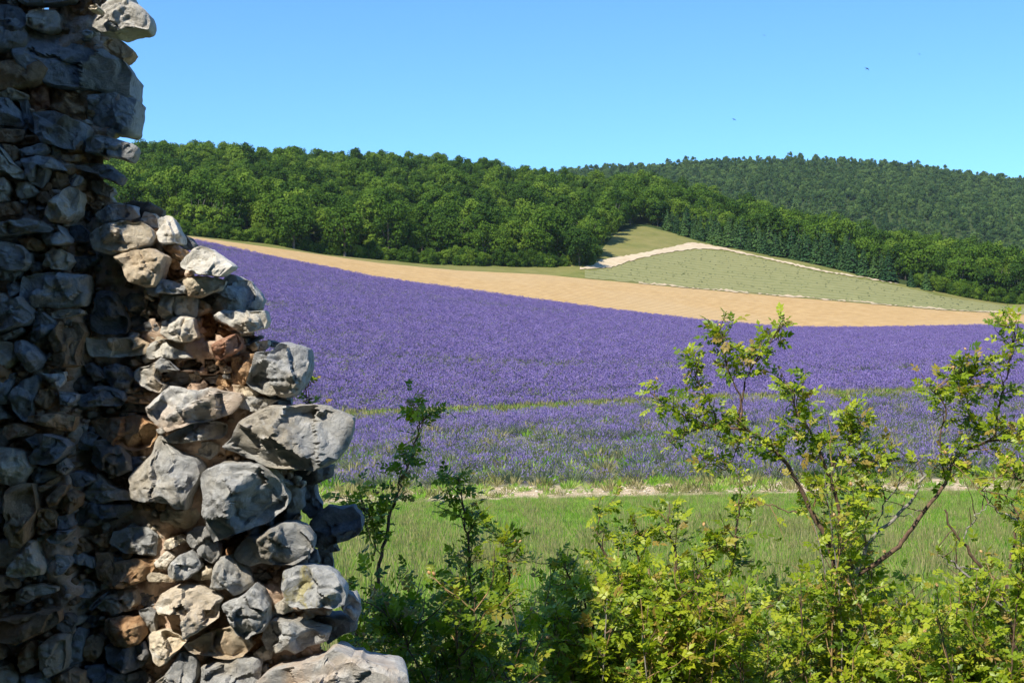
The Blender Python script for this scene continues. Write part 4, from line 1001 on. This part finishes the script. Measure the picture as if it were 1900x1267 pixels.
for r in range(len(gy) - 1):
    for c in range(nx - 1):
        if not ins[r, c]: continue
        a, b, d, e = r * nx + c, r * nx + c + 1, (r + 1) * nx + c + 1, (r + 1) * nx + c
        Fc.append((a, e, d, b)); Fc.append((nvf + a, nvf + b, nvf + d, nvf + e))
        if r == 0 or not ins[r - 1, c]: Fc.append((a, b, nvf + b, nvf + a))
        if not ins[r + 1, c]: Fc.append((e, nvf + e, nvf + d, d))
        if c == 0 or not ins[r, c - 1]: Fc.append((a, nvf + a, nvf + e, e))
        if not ins[r, c + 1]: Fc.append((b, d, nvf + d, nvf + b))
V = np.concatenate([FV, BV]); used = np.unique(np.array(Fc)); rm = -np.ones(len(V), int); rm[used] = np.arange(len(used))
o = obj('mortar', mesh('mortar', V[used] - wl0, rm[np.array(Fc)], M['m'], True), wall)

# small chinking stones in the gaps, and the stones of the parts beyond the picture
occ = np.zeros((330, 200), bool); QX, QY = np.meshgrid(np.arange(200) * 4 + 2.0, np.arange(330) * 4 + 2.0)
for p in COVER: occ |= inside([tuple(q) for q in p], QX, QY)
free = inside(CORE, QX, QY) & ~occ
fy, fx = np.where(free); rr = np.random.default_rng(11); sel = rr.permutation(len(fx))
parts = {}
taken = []
def blob(cx, cy, D, rx, ry, seed, n=14, rings=4):
    g = np.random.default_rng(seed); k = g.integers(6, 9); a = np.sort(g.uniform(0, 6.28, k)) ; a = np.linspace(0, 6.28, k, endpoint=False) + g.uniform(-.3, .3, k)
    pts = [(cx + math.cos(t) * rx * g.uniform(.75, 1.15), cy + math.sin(t) * ry * g.uniform(.75, 1.15)) for t in a]
    return stone_geo(pts, D, (0, 0), seed, n, rings)
GEO = {'rubble': {}, 'outer_stones': {}}
def add(group, kd, C0, V, Fc):
    L = GEO[group].setdefault(kd, [[], [], 0]); L[0].append(V + C0 - wl0); L[1] += [tuple(i + L[2] for i in f) for f in Fc]; L[2] += len(V)
for i in sel:
    x, y = fx[i] * 4 + 2, fy[i] * 4 + 2
    if any((x - a) ** 2 + (y - b) ** 2 < 11 ** 2 for a, b in taken): continue
    taken.append((x, y)); s_ = rr.uniform(4.5, 9.5)
    add('rubble', rr.choice(list('gcoowm')), *blob(x, y, float(face_depth(x, y)) + rr.uniform(.015, .045), s_ * rr.uniform(1, 1.5), s_, 3000 + len(taken)))
    if len(taken) > 620: break
def course(x0, x1, y0, y1, seed, hmin=42, hmax=75):
    g = np.random.default_rng(seed); y = y0; k = 0
    while y < y1:
        h = g.uniform(hmin, hmax); x = x0 - g.uniform(0, 40)
        while x < x1:
            w = g.uniform(55, 130); k += 1
            if inside(CORE, np.array([x + w / 2]), np.array([y + h / 2]))[0]:
                add('outer_stones', g.choice(list('ggodcg')), *blob(x + w / 2, y + h / 2, float(face_depth(x + w / 2, y)) + g.uniform(-.02, .02), w * .52, h * .54, seed * 100 + k, 18, 5))
            x += w * .98
        y += h * .96
course(-330, 700, 1290, 1740, 31); course(-330, -30, -180, 1290, 32); course(-20, 185, -190, -30, 33)
# return wall on the left, towards the camera: throws the shade on the left half of the face
RX, RY0, RY1, RT = -1.30, 2.555, 3.30, 5.25
def box(x0, x1, y0, y1, z0, z1):
    V = np.array([(x, y, z) for x in (x0, x1) for y in (y0, y1) for z in (z0, z1)])
    return V, [(0, 1, 3, 2), (4, 6, 7, 5), (0, 4, 5, 1), (2, 3, 7, 6), (0, 2, 6, 4), (1, 5, 7, 3)]
V, Fb = box(RX - .48, RX - .03, RY0 + .03, RY1, .9, RT - .05)
obj('mortar', mesh('return_core', V - wl0, Fb, M['m']), wall)
V, Fb = box(RX - .48, RX + .1, RY1 - .02, RY1 + .35, .9, RT - .3)
obj('mortar', mesh('corner_core', V - wl0, Fb, M['m']), wall)
# unseen slabs added round the camera to cut skylight and deepen the wall's shade
for nm, bb in (('shade_block_top', (-4.0, 4.5, -5.0, 0.7, 5.0, 5.35)), ('shade_block_rear', (-4.3, 4.5, -5.4, -5.0, .9, 5.3)), ('shade_block_side', (-4.35, -4.0, -5.0, 2.2, .9, 5.3)), ('shade_block_side', (2.2, 2.65, -5.0, 0.2, .9, 4.99))):
    V, Fb = box(*bb); obj(nm, mesh(nm, V - wl0, Fb, M['d']), wall)
g = np.random.default_rng(51); k = 0
z = 1.0
while z < RT:
    h = g.uniform(.09, .17)
    for side in ('east', 'south'):
        t = 0.0; Lm = (RY1 - RY0) if side == 'east' else .5
        while t < Lm:
            w = g.uniform(.12, .26); w = min(w, max(.1, Lm - t + .02)); k += 1
            rxp = w * .52 / WALLD * F; ryp = h * .54 / WALLD * F
            C0, V, Fs = blob(950, HORIZ, WALLD, rxp, ryp, 7000 + k, 18, 5)
            V = V.copy()
            if side == 'east':       # turn the front (-y) to +x
                V = np.stack([-V[:, 1], V[:, 0], V[:, 2]], 1); Cn = np.array([RX - .035, RY0 + t + w / 2, z + h / 2])
            else:
                Cn = np.array([RX - .0 - t - w / 2, RY0 + .035, z + h / 2])
            add('outer_stones', g.choice(list('ggodcg')), Cn, V, Fs); t += w * .97
    z += h * .96
for group, kinds in GEO.items():
    o = None
    Vs, Fs, mi, mats, off = [], [], [], [], 0
    for kd, (vl, fl, nv) in kinds.items():
        Vs += vl; Fs += [tuple(i + off for i in f) for f in fl]; mi += [len(mats)] * len(fl); mats.append(M[kd]); off += nv
    tag(obj(group, mesh(group, np.concatenate(Vs), Fs, mats, True, mi), wall), kind='stuff')

# ------------------------------------------------------------------ dog-rose bushes
RB = np.random.default_rng(99)
def leaflet(L, W, fold, bend):
    """ovate leaflet along +x, six faces -> verts, faces"""
    xs_ = np.array([0, .45, 1.0]) * L; ws = np.array([.12, 1.0, 0.04]) * W * .5
    V = []
    for x, w in zip(xs_, ws):
        zc = -bend * (x / L) ** 2 * L
        V += [(x, w, zc + fold * w), (x, 0, zc), (x, -w, zc + fold * w)]
    Fc = []
    for i in range(2):
        a = i * 3; Fc += [(a, a + 1, a + 4, a + 3), (a + 1, a + 2, a + 5, a + 4)]
    return np.array(V), Fc
def compound(seed):
    """rose leaf: rachis with five or seven leaflets, about nine centimetres -> verts, quad faces"""
    g = np.random.default_rng(seed); parts = []; n = 2 + (seed % 2); Lr = .075
    parts.append(tube_np([(0, 0, 0), (Lr * .5, 0, .004), (Lr, 0, 0)], [.0011, .0009, .0007], 3))
    spec = [(Lr, 0, 1.05)] + [(Lr * (.42 + .26 * k), s_, 1 - .08 * (n - k)) for k in range(n) for s_ in (-1, 1)]
    for (x, s_, sc) in spec:
        V, Fc = leaflet(.036 * sc * g.uniform(.85, 1.15), .024 * sc, g.uniform(.1, .45), g.uniform(0, .25))
        a = s_ * g.uniform(.75, 1.1); ca_, sa_ = math.cos(a), math.sin(a); ti = g.normal(0, .25)
        V = V @ np.array([[ca_, sa_, 0], [-sa_, ca_, 0], [0, 0, 1]]); V[:, 2] += ti * np.abs(V[:, 1]) + g.normal(0, .1) * V[:, 0]
        parts.append((V + np.array([x, 0, .0]), np.array(Fc)))
    return join_np(parts)
CL = [compound(800 + i) for i in range(10)]
def leafmesh(i, mat):
    V, Fc = CL[i]; g = np.random.default_rng(i)
    return mesh('leaf', V, Fc, mat, True, attr=np.clip(np.full(len(Fc), g.uniform(0, .3)), 0, 1))
CLM = {m: [leafmesh(i, M[m]) for i in range(10)] for m in ('rose', 'rose_shaded')}
def basis(d, up):
    d = d / (np.linalg.norm(d) + 1e-9); s_ = np.cross(up, d); s_ /= np.linalg.norm(s_) + 1e-9; return np.stack([d, s_, np.cross(d, s_)], 1)
def spline(P, n):
    P = np.asarray(P, float); t = np.linspace(0, len(P) - 1, n); i = np.clip(t.astype(int), 0, len(P) - 2); f = (t - i)[:, None]
    p0, p1, p2, p3 = P[np.clip(i - 1, 0, None)], P[i], P[i + 1], P[np.clip(i + 2, None, len(P) - 1)]
    return .5 * (2 * p1 + (p2 - p0) * f + (2 * p0 - 5 * p1 + 4 * p2 - p3) * f ** 2 + (3 * p1 - p0 - 3 * p2 + p3) * f ** 3)
def hip_mesh():
    V, Fc = [], []
    prof = [(-.011, .002), (-.008, .0062), (0, .0085), (.007, .006), (.010, .0025)]
    for z, r in prof:
        for k in range(7): V.append((math.cos(k / 7 * 6.283) * r, math.sin(k / 7 * 6.283) * r, z))
    for i in range(4):
        for k in range(7): Fc.append((i * 7 + k, i * 7 + (k + 1) % 7, i * 7 + 7 + (k + 1) % 7, i * 7 + 7 + k))
    for k in range(5):   # dried sepals
        a = k / 5 * 6.283; o = len(V); c_, s_ = math.cos(a), math.sin(a)
        V += [(c_ * .002 - s_ * .002, s_ * .002 + c_ * .002, .009), (c_ * .002 + s_ * .002, s_ * .002 - c_ * .002, .009), (c_ * .016, s_ * .016, .015)]; Fc.append((o, o + 1, o + 2))
    return mesh('rose_hip', V, Fc, M['hip'], True)
HIP = hip_mesh()

class Bush:
    def __init__(s, name, label, root_px, depth, leafm, group=None, cat='bush'):
        x = (root_px - 950) / F * depth
        s.root = np.array((x, depth, float(near_z(depth)))); s.e = empty(name, s.root); tag(s.e, label, cat, group)
        s.tubes = {}; s.main = []; s.leaves = []; s.hips = []; s.lm = leafm; s.depth = depth
    def tube(s, P, r0, r1, mat='bark', k=6):
        n = len(P); s.tubes.setdefault(mat, []).append(tube_np(P - s.root, np.linspace(r0, r1, n), k))
    def pt(s, p, dj=0.0): return at(p[0], p[1], s.depth + (p[2] if len(p) > 2 else dj))
    def stem(s, pts, r0, r1, mat='bark', twigs=8, tl=.16, leaf=5, frac=.3, show=False, root=False, n=28):
        P = [s.pt(p) for p in pts]
        if root: P = [s.root + np.array((0, 0, -.05))] + P
        P = spline(P, n); w = np.cumsum(RB.normal(0, .004, (n, 3)), axis=0); w -= np.linspace(0, 1, n)[:, None] * w[-1]; P = P + w
        s.main.append((tube_np(P - s.root, np.linspace(r0, r1, n), 7), mat))
        for k in range(twigs):
            t = frac + (1 - frac) * (k + RB.uniform()) / max(1, twigs); i = min(n - 2, int(t * (n - 1)))
            s.twig(P[i], P[i + 1] - P[i], tl * RB.uniform(.5, 1.15), leaf, show)
        for k in range(int(leaf * (1 - frac) * 2) if leaf else 0):
            t = frac + (1 - frac) * RB.uniform(); i = min(n - 2, int(t * (n - 1))); s.leaf(P[i], P[i + 1] - P[i], show)
        if leaf: s.leaf(P[-1], P[-1] - P[-2], show); s.leaf(P[-1], P[-1] - P[-2] + RB.normal(0, .02, 3), show)
        return P
    def twig(s, p, d, L, leaf, show):
        d = d / (np.linalg.norm(d) + 1e-9); v = d * .6 + rand_unit(1, RB)[0] * .9 + np.array((0, 0, .35)); v /= np.linalg.norm(v); m = 7
        P = [p]
        for i in range(m): v = v + RB.normal(0, .16, 3) + np.array((0, 0, .03)); v /= np.linalg.norm(v); P.append(P[-1] + v * L / m)
        P = np.array(P); s.tube(P, .0022, .0010, 'barktan' if RB.uniform() < .4 else 'bark', 4)
        for k in range(leaf):
            i = RB.integers(1, m); s.leaf(P[i], P[i + 1] - P[i], show)
            if RB.uniform() < .55: s.leaf(P[i], P[i + 1] - P[i], show)
        if leaf:
            s.leaf(P[-1], P[-1] - P[-2], show)
            if RB.uniform() < .16: s.hips.append((P[-1] + np.array((0, 0, .01)), RB.uniform(.45, .8), RB.uniform(0, 6.28)))
    def leaf(s, p, d, show):
        d = d / (np.linalg.norm(d) + 1e-9); o = d * .45 + rand_unit(1, RB)[0]; o[2] = o[2] * .6 + RB.uniform(-.15, .25)
        up = np.array((-.25, -.35, .9)) + RB.normal(0, .45, 3)
        s.leaves.append((p, basis(o, up), RB.uniform(.36, .72), int(RB.integers(10)), show, RB.uniform()))
    def fill(s, top, px0, px1, count, bottom=1330, twigs=9, leaf=6, dj=.45, mat='bark'):
        for k in range(count):
            px_ = RB.uniform(px0, px1); t = interp(px_, top); py = t + (bottom - t) * RB.uniform(0, 1) ** 1.25
            d = RB.uniform(-dj, dj); rx = .55 * px_ + .45 * (950 + F * s.root[0] / s.depth)
            g = near_z(s.depth + d); rootp = at(rx, HORIZ + (HC - g) / (s.depth + d) * F, s.depth + d)
            tip = at(px_, py, s.depth + d); mid = rootp * .45 + tip * .55 + RB.normal(0, .06, 3)
            P = spline([rootp, mid, tip], 16); s.tube(P, .0055, .0014, RB.choice(['bark', 'bark', 'barkgrey', 'barktan']), 5)
            for j in range(twigs):
                i = int(RB.uniform(.45, .98) * 15); s.twig(P[i], P[min(15, i + 1)] - P[i - 1], RB.uniform(.08, .22), leaf, False)
            s.leaf(P[-1], P[-1] - P[-2], False)
    def build(s, nparts=260):
        nm = {'bark': 'twigs', 'barkgrey': 'dead_twigs', 'barktan': 'young_twigs'}
        for (V, Fc), mt in s.main: obj('stem', mesh('stem', V, Fc, M[mt], True), s.e)
        for mt, L in s.tubes.items():
            V, Fc = join_np(L); tag(obj(nm[mt], mesh(nm[mt], V, Fc, M[mt], True), s.e), kind='stuff')
        sh = [l for l in s.leaves if l[4]]; hd = [l for l in s.leaves if not l[4]]
        RB.shuffle(sh) if False else None
        if len(sh) > nparts: hd += sh[nparts:]; sh = sh[:nparts]
        for p, B, sc, i, _, tn in sh:
            o = bpy.data.objects.new('leaf', CLM[s.lm][i]); o.location = p - s.root
            from mathutils import Matrix
            m4 = Matrix([[*(B[r] * sc), (p - s.root)[r]] for r in range(3)] + [[0, 0, 0, 1]]); o.matrix_local = m4; link(o, s.e)
        if hd:
            Vs, Fs, T, off = [], [], [], 0
            for p, B, sc, i, _, tn in hd:
                V, Fc = CL[i]; Vs.append((V * sc) @ B.T + p - s.root); Fs.append(Fc + off); T.append(np.full(len(Fc), tn)); off += len(V)
            tag(obj('leaves', mesh('leaves', np.concatenate(Vs), np.concatenate(Fs), M[s.lm], True, attr=np.concatenate(T)), s.e), kind='stuff')
        for p, sc, rz in s.hips[:60]:
            o = bpy.data.objects.new('rose_hip', HIP); o.location = p - s.root; o.scale = (sc,) * 3; o.rotation_euler = (RB.uniform(-.9, .9), RB.uniform(-.9, .9), rz); link(o, s.e)

# the tall bush on the right
R = Bush('rose_bush', 'tall rose bush on the right with long bare arching branches over the lavender', 1530, 5.3, 'rose')
R.stem([(1528, 1400), (1545, 1150), (1562, 1100), (1585, 1068)], .016, .012, twigs=4, leaf=5, root=True)
R.stem([(1585, 1068), (1563, 1018), (1557, 950), (1535, 872), (1507, 822), (1479, 772), (1474, 722)], .010, .0022, twigs=34, tl=.15, leaf=5, frac=.1, show=True)
R.stem([(1560, 1080), (1530, 990), (1485, 911), (1462, 872), (1440, 839), (1412, 814), (1379, 800), (1340, 794), (1301, 789), (1250, 769), (1206, 727)], .010, .002, twigs=24, tl=.11, leaf=5, frac=.3, show=True, n=44)
R.stem([(1373, 798), (1384, 739), (1401, 694), (1418, 666), (1435, 633), (1451, 605)], .0045, .0016, twigs=12, tl=.09, leaf=4, frac=.35, show=True)
R.stem([(1376, 798), (1379, 750), (1362, 705), (1351, 666), (1345, 633), (1329, 616)], .004, .0016, twigs=12, tl=.09, leaf=4, frac=.4, show=True)
R.stem([(1325, 792), (1317, 750), (1295, 705), (1287, 672)], .0035, .0014, twigs=11, tl=.09, leaf=4, frac=.15, show=True)
R.stem([(1301, 789), (1262, 811), (1240, 811)], .003, .0014, twigs=3, tl=.06, leaf=3, show=True)
R.stem([(1379, 800), (1365, 840), (1340, 868), (1300, 850)], .003, .0012, twigs=6, tl=.08, leaf=4, show=True)
R.stem([(1585, 1068), (1647, 1040), (1680, 1001), (1714, 951), (1753, 900), (1781, 850), (1836, 819), (1900, 800), (1985, 770)], .010, .003, twigs=24, tl=.14, leaf=5, frac=.48, show=True, n=40)
R.stem([(1585, 1068), (1613, 1006), (1652, 973), (1697, 923), (1708, 895), (1741, 861), (1775, 839), (1815, 800)], .008, .0025, 'barkgrey', twigs=6, tl=.11, leaf=4, frac=.62, show=True, n=36)
R.stem([(1613, 1006), (1641, 951), (1669, 895), (1702, 845)], .004, .0015, 'barkgrey', twigs=3, leaf=0)
R.stem([(1610, 1010), (1608, 950), (1612, 905)], .004, .002, 'barktan', twigs=6, leaf=4, show=True)
R.stem([(1642, 960), (1690, 958), (1720, 950)], .0025, .001, 'barkgrey', twigs=2, leaf=0)
R.stem([(1842, 815), (1853, 727), (1870, 672), (1881, 627), (1868, 605)], .005, .0018, twigs=18, tl=.11, leaf=4, frac=.05, show=True)
R.stem([(1753, 900), (1740, 830), (1750, 760), (1735, 730), (1760, 700), (1785, 690)], .0038, .0014, twigs=15, tl=.10, leaf=4, frac=.3, show=True)
R.stem([(1836, 819), (1800, 770), (1790, 725), (1800, 700)], .003, .0012, twigs=15, tl=.10, leaf=4, frac=.2, show=True)
R.stem([(1730, 850), (1727, 790), (1722, 765)], .002, .001, 'barkgrey', twigs=1, leaf=0)
R.stem([(1535, 872), (1570, 830), (1600, 800), (1590, 770)], .003, .0012, twigs=14, tl=.10, leaf=4, show=True)
R.stem([(1480, 950), (1440, 935), (1400, 935), (1375, 960)], .003, .0012, twigs=3, leaf=1, show=True)
R.stem([(1530, 900), (1560, 840), (1590, 870), (1650, 850)], .004, .0014, twigs=18, tl=.12, leaf=4, show=True)
RT_ = [(1400, 1150), (1450, 1030), (1480, 900), (1510, 830), (1550, 830), (1590, 930), (1640, 1030), (1700, 1090), (1780, 1080)]
R.fill(RT_, 1450, 1620, 13, 1080, twigs=9, leaf=5); R.fill([(1380, 1180), (1460, 1080), (1520, 1030), (1600, 1080), (1780, 1140)], 1400, 1780, 54, 1340, twigs=14)
R.build()
E = Bush('rose_bush', 'rose bush at the right edge with dead grey branches leaning left', 1905, 4.9, 'rose')
E.stem([(1880, 1500), (1885, 1250), (1859, 1118), (1820, 1057), (1786, 1006), (1753, 945)], .013, .003, 'bark', twigs=3, leaf=0, root=True, n=34)
E.stem([(1870, 1140), (1797, 1085), (1764, 1040)], .006, .003, 'barkgrey', twigs=1, leaf=0)
E.stem([(1859, 1118), (1881, 1040), (1892, 962), (1864, 917)], .006, .002, 'bark', twigs=4, leaf=2, frac=.4, show=True)
E.stem([(1890, 962), (1850, 930), (1820, 905)], .003, .001, 'barkgrey', twigs=4, leaf=0)
E.stem([(1900, 1000), (1925, 900), (1890, 885), (1840, 890)], .004, .0015, 'bark', twigs=8, tl=.1, leaf=4, show=True)
E.stem([(1786, 1006), (1800, 960), (1830, 940)], .003, .001, 'barkgrey', twigs=4, leaf=0)
E.stem([(1820, 1057), (1780, 1060), (1740, 1030)], .003, .001, 'barkgrey', twigs=3, leaf=1)
E.fill([(1700, 1180), (1760, 1130), (1820, 1080), (1880, 1030), (1960, 960)], 1690, 1990, 54, 1340, twigs=14); E.build()
C = Bush('rose_bush', 'wide bright green rose bush in the middle of the foreground', 1210, 4.9, 'rose')
for pts in ([(1210, 1350), (1185, 1230), (1190, 1140), (1150, 1050), (1110, 985), (1122, 940)], [(1215, 1350), (1235, 1180), (1260, 1060), (1245, 985), (1240, 955)],
            [(1230, 1330), (1300, 1180), (1345, 1060), (1362, 973), (1375, 920)], [(1200, 1340), (1110, 1180), (1060, 1080), (1040, 1050)], [(1220, 1330), (1180, 1120), (1170, 1010), (1180, 985)],
            [(1240, 1340), (1290, 1120), (1330, 1030), (1335, 1005)]):
    C.stem(pts, .009, .0018, twigs=13, tl=.10, leaf=4, frac=.35, show=True, root=True, n=34)
C.fill([(980, 1160), (1050, 1100), (1100, 1060), (1180, 1050), (1250, 1040), (1330, 1080), (1400, 1150), (1450, 1210)], 985, 1420, 84, 1340, twigs=15); C.build()
L = Bush('rose_bush', 'dark rose bush growing in the shade right behind the ruined wall', 780, 4.15, 'rose_shaded')
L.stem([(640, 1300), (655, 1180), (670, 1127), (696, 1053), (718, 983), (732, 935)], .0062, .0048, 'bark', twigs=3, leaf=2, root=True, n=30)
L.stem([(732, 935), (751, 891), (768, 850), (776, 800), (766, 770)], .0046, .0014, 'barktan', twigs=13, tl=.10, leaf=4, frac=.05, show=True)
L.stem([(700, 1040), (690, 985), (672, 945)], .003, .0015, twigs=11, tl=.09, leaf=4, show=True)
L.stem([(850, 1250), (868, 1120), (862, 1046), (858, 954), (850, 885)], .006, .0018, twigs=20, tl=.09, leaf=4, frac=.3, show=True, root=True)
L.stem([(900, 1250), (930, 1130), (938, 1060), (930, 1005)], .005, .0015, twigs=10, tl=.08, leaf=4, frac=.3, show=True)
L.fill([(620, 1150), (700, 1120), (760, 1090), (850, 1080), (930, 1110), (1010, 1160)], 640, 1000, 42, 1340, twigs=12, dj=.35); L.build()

# sapling rooted in the wall
Sp = Bush('seedling', 'small green seedling growing from the wall top above the big grey stone', 568, 3.42, 'rose', cat='plant')
Sp.root = at(568, 765, 3.42); Sp.e.location = Sp.root
Sp.stem([(568, 760), (568, 735), (571, 710), (574, 690)], .0022, .001, twigs=3, tl=.05, leaf=3, frac=.3, show=True)
Sp.stem([(568, 748), (580, 745), (592, 750)], .0015, .0008, twigs=1, tl=.03, leaf=2, show=True); Sp.leaves = [(p, B, sc * .55, i, sh, tn) for p, B, sc, i, sh, tn in Sp.leaves]; Sp.build()

# swifts in the sky
def bird(px_, py, d, bank, label):
    e = empty('bird', at(px_, py, d)); tag(e, label, 'bird', None); e.rotation_euler = (.35, bank, RB.uniform(.9, 2.2)); e.scale = (1.15, 1.15, 1.15)
    V, Fc = tube_np([(-.10, 0, 0), (-.05, 0, 0), (0, 0, .005), (.06, 0, 0), (.10, 0, -.002), (.17, 0, 0)], [.004, .02, .026, .022, .014, .004], 8); obj('body', mesh('body', V, Fc, M['bird'], True), e)
    for s_ in (-1, 1):
        W = []; 
        for t, ch, bk in ((0, .07, -.01), (.3, .06, -.03), (.7, .035, .03), (1.0, .004, .10)):
            for zt in (.004, -.004): W += [(-ch / 2 + bk, s_ * .24 * t, .05 * t * (1 - t) + zt * (1 - t * .9)), (ch / 2 + bk, s_ * .24 * t, .05 * t * (1 - t) + zt * (1 - t * .9))]
        Fw = []
        for i in range(3):
            a = i * 4; Fw += [(a, a + 1, a + 5, a + 4), (a + 2, a + 6, a + 7, a + 3), (a, a + 4, a + 6, a + 2), (a + 1, a + 3, a + 7, a + 5)]
        obj('wing', mesh('wing', W, Fw, M['bird'], True), e)
bird(1609, 128, 110, .2, 'dark bird high in the sky, lower of the pair at the right')
bird(1706, 101, 125, -.3, 'dark bird farthest right in the sky')
bird(1362, 222, 140, .4, 'dark bird low in the sky just above the far hill')
bird(1418, 66, 190, .1, 'tiny dark bird near the top of the sky, middle right')

# ------------------------------------------------------------------ summer haze
V, Fb = box(-1800, 1800, -1800, 1800, -23, 145)
hz = obj('haze', mesh('haze', V, Fb)); tag(hz, kind='stuff')
hm = bpy.data.materials.new('haze'); hm.use_nodes = True; hm.node_tree.nodes.clear()
ho = hm.node_tree.nodes.new('ShaderNodeOutputMaterial'); hv = hm.node_tree.nodes.new('ShaderNodeVolumePrincipled')
hv.inputs['Color'].default_value = (0.72, 0.86, 1.0, 1); hv.inputs['Density'].default_value = 0.00007; hv.inputs['Anisotropy'].default_value = 0.0
hm.node_tree.links.new(hv.outputs[0], ho.inputs['Volume']); hz.data.materials.append(hm)
